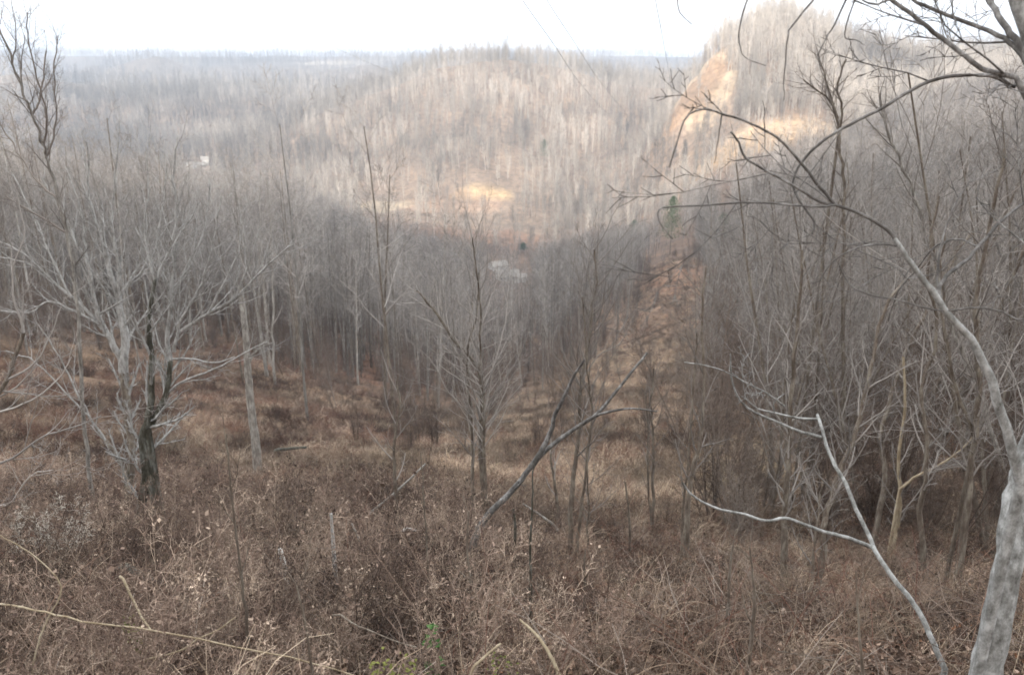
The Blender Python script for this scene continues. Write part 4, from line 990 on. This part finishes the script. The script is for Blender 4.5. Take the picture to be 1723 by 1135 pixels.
def leafy(name, px, py, Y, n, r, h, s, mat, label, cat):
    b = gpix(px, py); b = P(px, py, b[1] * .93); h0 = b[2] - hz(b[0], b[1]); b = (b[0], b[1], b[2] - h0); rg = np.random.RandomState(int(px)); V = []; F = []; h = h + h0
    for i in range(n):
        a = rg.uniform(0, 6.28); q = r * math.sqrt(rg.rand()); z0 = h * rg.rand(); t = rg.uniform(0, 6.28); e = rg.uniform(-.5, .7); l = s * rg.uniform(.6, 1.2)
        d = np.array([math.cos(t) * math.cos(e), math.sin(t) * math.cos(e), math.sin(e)]); sd = np.array([-math.sin(t), math.cos(t), 0]) * l * .28; o0 = np.array([math.cos(a) * q, math.sin(a) * q, z0])
        V += [o0, o0 + d * l * .5 + sd + (0, 0, .15 * l), o0 + d * l, o0 + d * l * .5 - sd + (0, 0, .15 * l), o0 + d * l * .5]; k = 5 * i
        F += [(k, k + 1, k + 4), (k + 1, k + 2, k + 4), (k + 2, k + 3, k + 4), (k + 3, k, k + 4)]
    o = link(bpy.data.objects.new(name, mesh_from(name, np.array(V), F, None, mat))); o.location = b; tag(o, label, cat); return o
M['fresh'] = varied('fresh_green_leaf', [(0, (.045, .10, .03)), (1, (.08, .15, .045))])
leafy('green_plant', 726, 1082, 0, 46, .055, .12, .05, M['fresh'], 'small bright green leafy plant at bottom centre', 'plant')
leafy('moss_patch', 665, 1128, 0, 260, .12, .05, .03, M['moss'], 'yellow green moss patch at the bottom centre left', 'moss')
leafy('moss_patch', 222, 1048, 0, 120, .05, .05, .03, M['moss'], 'small yellow green moss tuft at lower left', 'moss')
leafy('moss_patch', 845, 1118, 0, 160, .10, .03, .025, M['moss'], 'dull green moss patch right of the bottom centre', 'moss')

# evergreens far down the valley
def cedar(px, py, foot, w, label, seed):
    x_, y_, z_ = gpix(px, foot, 60); zt = P(px, py, y_)[2]; z_ = hz(x_, y_); h = max(4, zt - z_); rg = np.random.RandomState(seed); r = empty('evergreen_tree', (x_, y_, z_))
    tag(r, label, 'evergreen tree', 'evergreens in the far valley')
    T = Tubes(); T.add([(0, 0, -.3), (.05, 0, h * .5), (0, .05, h * .97)], [.16, .10, .02], 6)
    link(bpy.data.objects.new('trunk', T.done('trunk', M['brown'])), r)
    n = 2600; t = rg.rand(n) ** .8; a = rg.uniform(0, 6.28, n); lob = 1 + .35 * np.sin(a * 3 + t * 9) + .2 * rg.normal(0, 1, n)
    rr = w * (1 - t) ** .5 * np.minimum(1, (t + .12) * 5) * rg.rand(n) ** .45 * lob
    c = np.stack([np.cos(a) * rr, np.sin(a) * rr, h * (.28 + .72 * t)], 1); s = .22 * rg.uniform(.5, 1.3, n)[:, None]
    d1 = rg.normal(0, 1, (n, 3)); d1 /= np.linalg.norm(d1, axis=1, keepdims=True); d2 = rg.normal(0, 1, (n, 3)); d2 /= np.linalg.norm(d2, axis=1, keepdims=True)
    V = np.stack([c - d1 * s, c + d1 * s, c + d2 * s * .9], 1).reshape(-1, 3)
    link(bpy.data.objects.new('crown', mesh_from('crown', V, np.arange(n * 3).reshape(-1, 3), None, M['green'])), r)
cedar(1127, 330, 428, 3.6, 'dark green evergreen at the top of the orange cleared strip, nearest its crest', 1)
cedar(1214, 358, 415, 3.0, 'small green evergreen among bare trees right of the taller evergreen', 2)
cedar(1066, 370, 405, 2.4, 'low dull green evergreen left of the taller evergreen', 3)
cedar(880, 408, 425, 1.8, 'dim green evergreen beyond the valley house', 4)
cedar(915, 234, 275, 3.2, 'faint green evergreen halfway up the sunlit far hill', 5)
cedar(1340, 285, 310, 2, 'small evergreen in the grey woods below the bare bench', 6)

# houses in the valley
def simple(name, col_, rough=.7):
    m, nt, b = new_mat(name); n = noise(nt, 3., 4); r = ramp(nt, n.outputs['Fac'], [(.3, tuple(v * .85 for v in col_)), (.7, col_)]); nt.links.new(r.outputs['Color'], b.inputs['Base Color']); b.inputs['Roughness'].default_value = rough; return m
M['wall'] = simple('white_siding', (.78, .77, .74)); M['roof'] = simple('grey_metal_roof', (.36, .33, .29), .9); M['pane'] = simple('window_glass', (.04, .045, .05), .2); M['door'] = simple('door_paint', (.25, .14, .1))
def box(x0, x1, y0, y1, z0, z1):
    V = [(x, y, z) for z in (z0, z1) for y in (y0, y1) for x in (x0, x1)]
    return V, [(0, 2, 3, 1), (4, 5, 7, 6), (0, 1, 5, 4), (2, 6, 7, 3), (0, 4, 6, 2), (1, 3, 7, 5)]
def part(name, boxes, mat, parent):
    T = Tubes()
    for b in boxes: T.raw(*box(*b))
    return link(bpy.data.objects.new(name, T.done(name, mat, False)), parent)
def house(px, py, Y, w, d, h, rise, rz, label, cat, group, wins):
    x_, y_, z_ = P(px, py, Y); g = float(np.min(bil(x_ + np.array([-w, w, -w, w]) / 2, y_ + np.array([-d, -d, d, d]) / 2)))
    gm = hz(x_, y_); r = empty('house' if cat == 'house' else 'shed', (x_, y_, gm), rz); tag(r, label, cat, group)
    T = Tubes(); e = gm - g + 1
    V = [(-w/2, -d/2, -e), (w/2, -d/2, -e), (w/2, d/2, -e), (-w/2, d/2, -e), (-w/2, -d/2, h), (w/2, -d/2, h), (w/2, d/2, h), (-w/2, d/2, h), (-w/2, 0, h + rise), (w/2, 0, h + rise)]
    T.raw(V, [(0, 1, 5, 4), (2, 3, 7, 6), (1, 2, 6, 5), (3, 0, 4, 7)], [(5, 6, 9), (7, 4, 8)])
    link(bpy.data.objects.new('wall', T.done('wall', M['wall'], False)), r)
    T = Tubes(); o_ = .4; s = rise / (d / 2); t = .14
    for sg in (-1, 1):
        ya, za = sg * (d / 2 + o_), h - s * o_; A_ = [(-w/2 - o_, ya, za + .02), (w/2 + o_, ya, za + .02), (w/2 + o_, 0, h + rise + .02), (-w/2 - o_, 0, h + rise + .02)]
        B_ = [(x, y, z + t) for x, y, z in A_]; T.raw(A_ + B_, [(0, 1, 2, 3), (4, 7, 6, 5), (0, 4, 5, 1), (1, 5, 6, 2), (3, 2, 6, 7), (0, 3, 7, 4)])
    rf = link(bpy.data.objects.new('roof', T.done('roof', M['roof'], False)), r)
    if cat == 'house':
        part('chimney', [(w * .2, w * .2 + .6, .3, .9, h, h + rise + .9)], M['door'], rf)
        part('door', [(-.5, .5, -d/2 - .05, -d/2 + .02, 0, 2.05)], M['door'], r)
        part('porch', [(-w * .3, w * .3, -d/2 - 1.8, -d/2 - .01, -.3, -.05), (-w * .3, w * .3, -d/2 - 1.9, -d/2 - .45, 2.35, 2.45), (-w * .3, -w * .3 + .12, -d/2 - 1.8, -d/2 - 1.68, -.05, 2.35), (w * .3 - .12, w * .3, -d/2 - 1.8, -d/2 - 1.68, -.05, 2.35)], M['roof'], r)
    for xw in wins:
        f = part('window', [(xw - .55, xw + .55, -d/2 - .04, -d/2 + .02, .9, 2.0)], M['wall'], r); part('pane', [(xw - .45, xw + .45, -d/2 - .06, -d/2 - .03, 1., 1.9)], M['pane'], f)
house(853, 464, 290, 8, 5.5, 2.5, 1.5, .25, 'small pale house with a grey roof deep in the valley', 'house', None, (-2.9, -1.6, 1.8, 3.0))
house(876, 466, 284, 4, 3.2, 2.2, .9, -.1, 'small white shed beside the grey roofed valley house', 'shed', None, ())
house(838, 443, 305, 6, 5, 2.4, 1.4, .5, 'grey outbuilding just behind the valley house', 'shed', None, ())
house(335, 272, 545, 9, 5, 2.8, 1.2, .9, 'white house gleaming through the treetops on the far left', 'house', None, (-3, -1.6, 1.6, 3))
house(345, 266, 552, 5, 5, 4.0, 1.6, .2, 'small white shed beside the far left house', 'shed', None, ())
house(318, 275, 540, 6, 4, 3.0, 1.2, .2, 'pale outbuilding left of the far left house', 'shed', None, ())

# power lines running down the valley
M['wire'] = simple('wire', (.30, .30, .30))
for q, (ln, lab) in enumerate([([(850, -60, 22), (879, 0, 36), (934, 78, 60), (979, 144, 95), (1030, 200, 140), (1082, 250, 200), (1128, 300, 290), (1180, 372, 330)], 'darkest of the overhead wires, running down from top centre'),
   ([(890, -60, 24), (920, 0, 38), (963, 66, 62), (1012, 140, 100), (1062, 200, 150), (1110, 250, 215), (1150, 295, 300), (1200, 365, 330)], 'faint overhead wire right of the darkest one'),
   ([(1098, -60, 26), (1103, 0, 38), (1112, 48, 58), (1120, 92, 90), (1130, 150, 150), (1142, 225, 230), (1165, 330, 310)], 'steep thin wire dropping past the left of the rock cut'),
   ([(390, -40, 24), (425, 5, 32), (500, 48, 46), (580, 88, 66), (680, 130, 100), (800, 175, 160), (930, 225, 280)], 'very faint wire slanting across the pale sky on the left')]):
    base = P(*ln[0]); s = spline([tuple(np.array(P(*p)) - base) + ((.016 + .00006 * p[2]) * (.45 if q == 3 else 1),) for p in ln], 6)
    T = Tubes(); T.add([tuple(v[:3]) for v in s], [float(v[3]) for v in s], 5)
    o = link(bpy.data.objects.new('power_line', T.done('power_line', M['wire']))); o.location = base; tag(o, lab, 'power line', 'overhead wires')
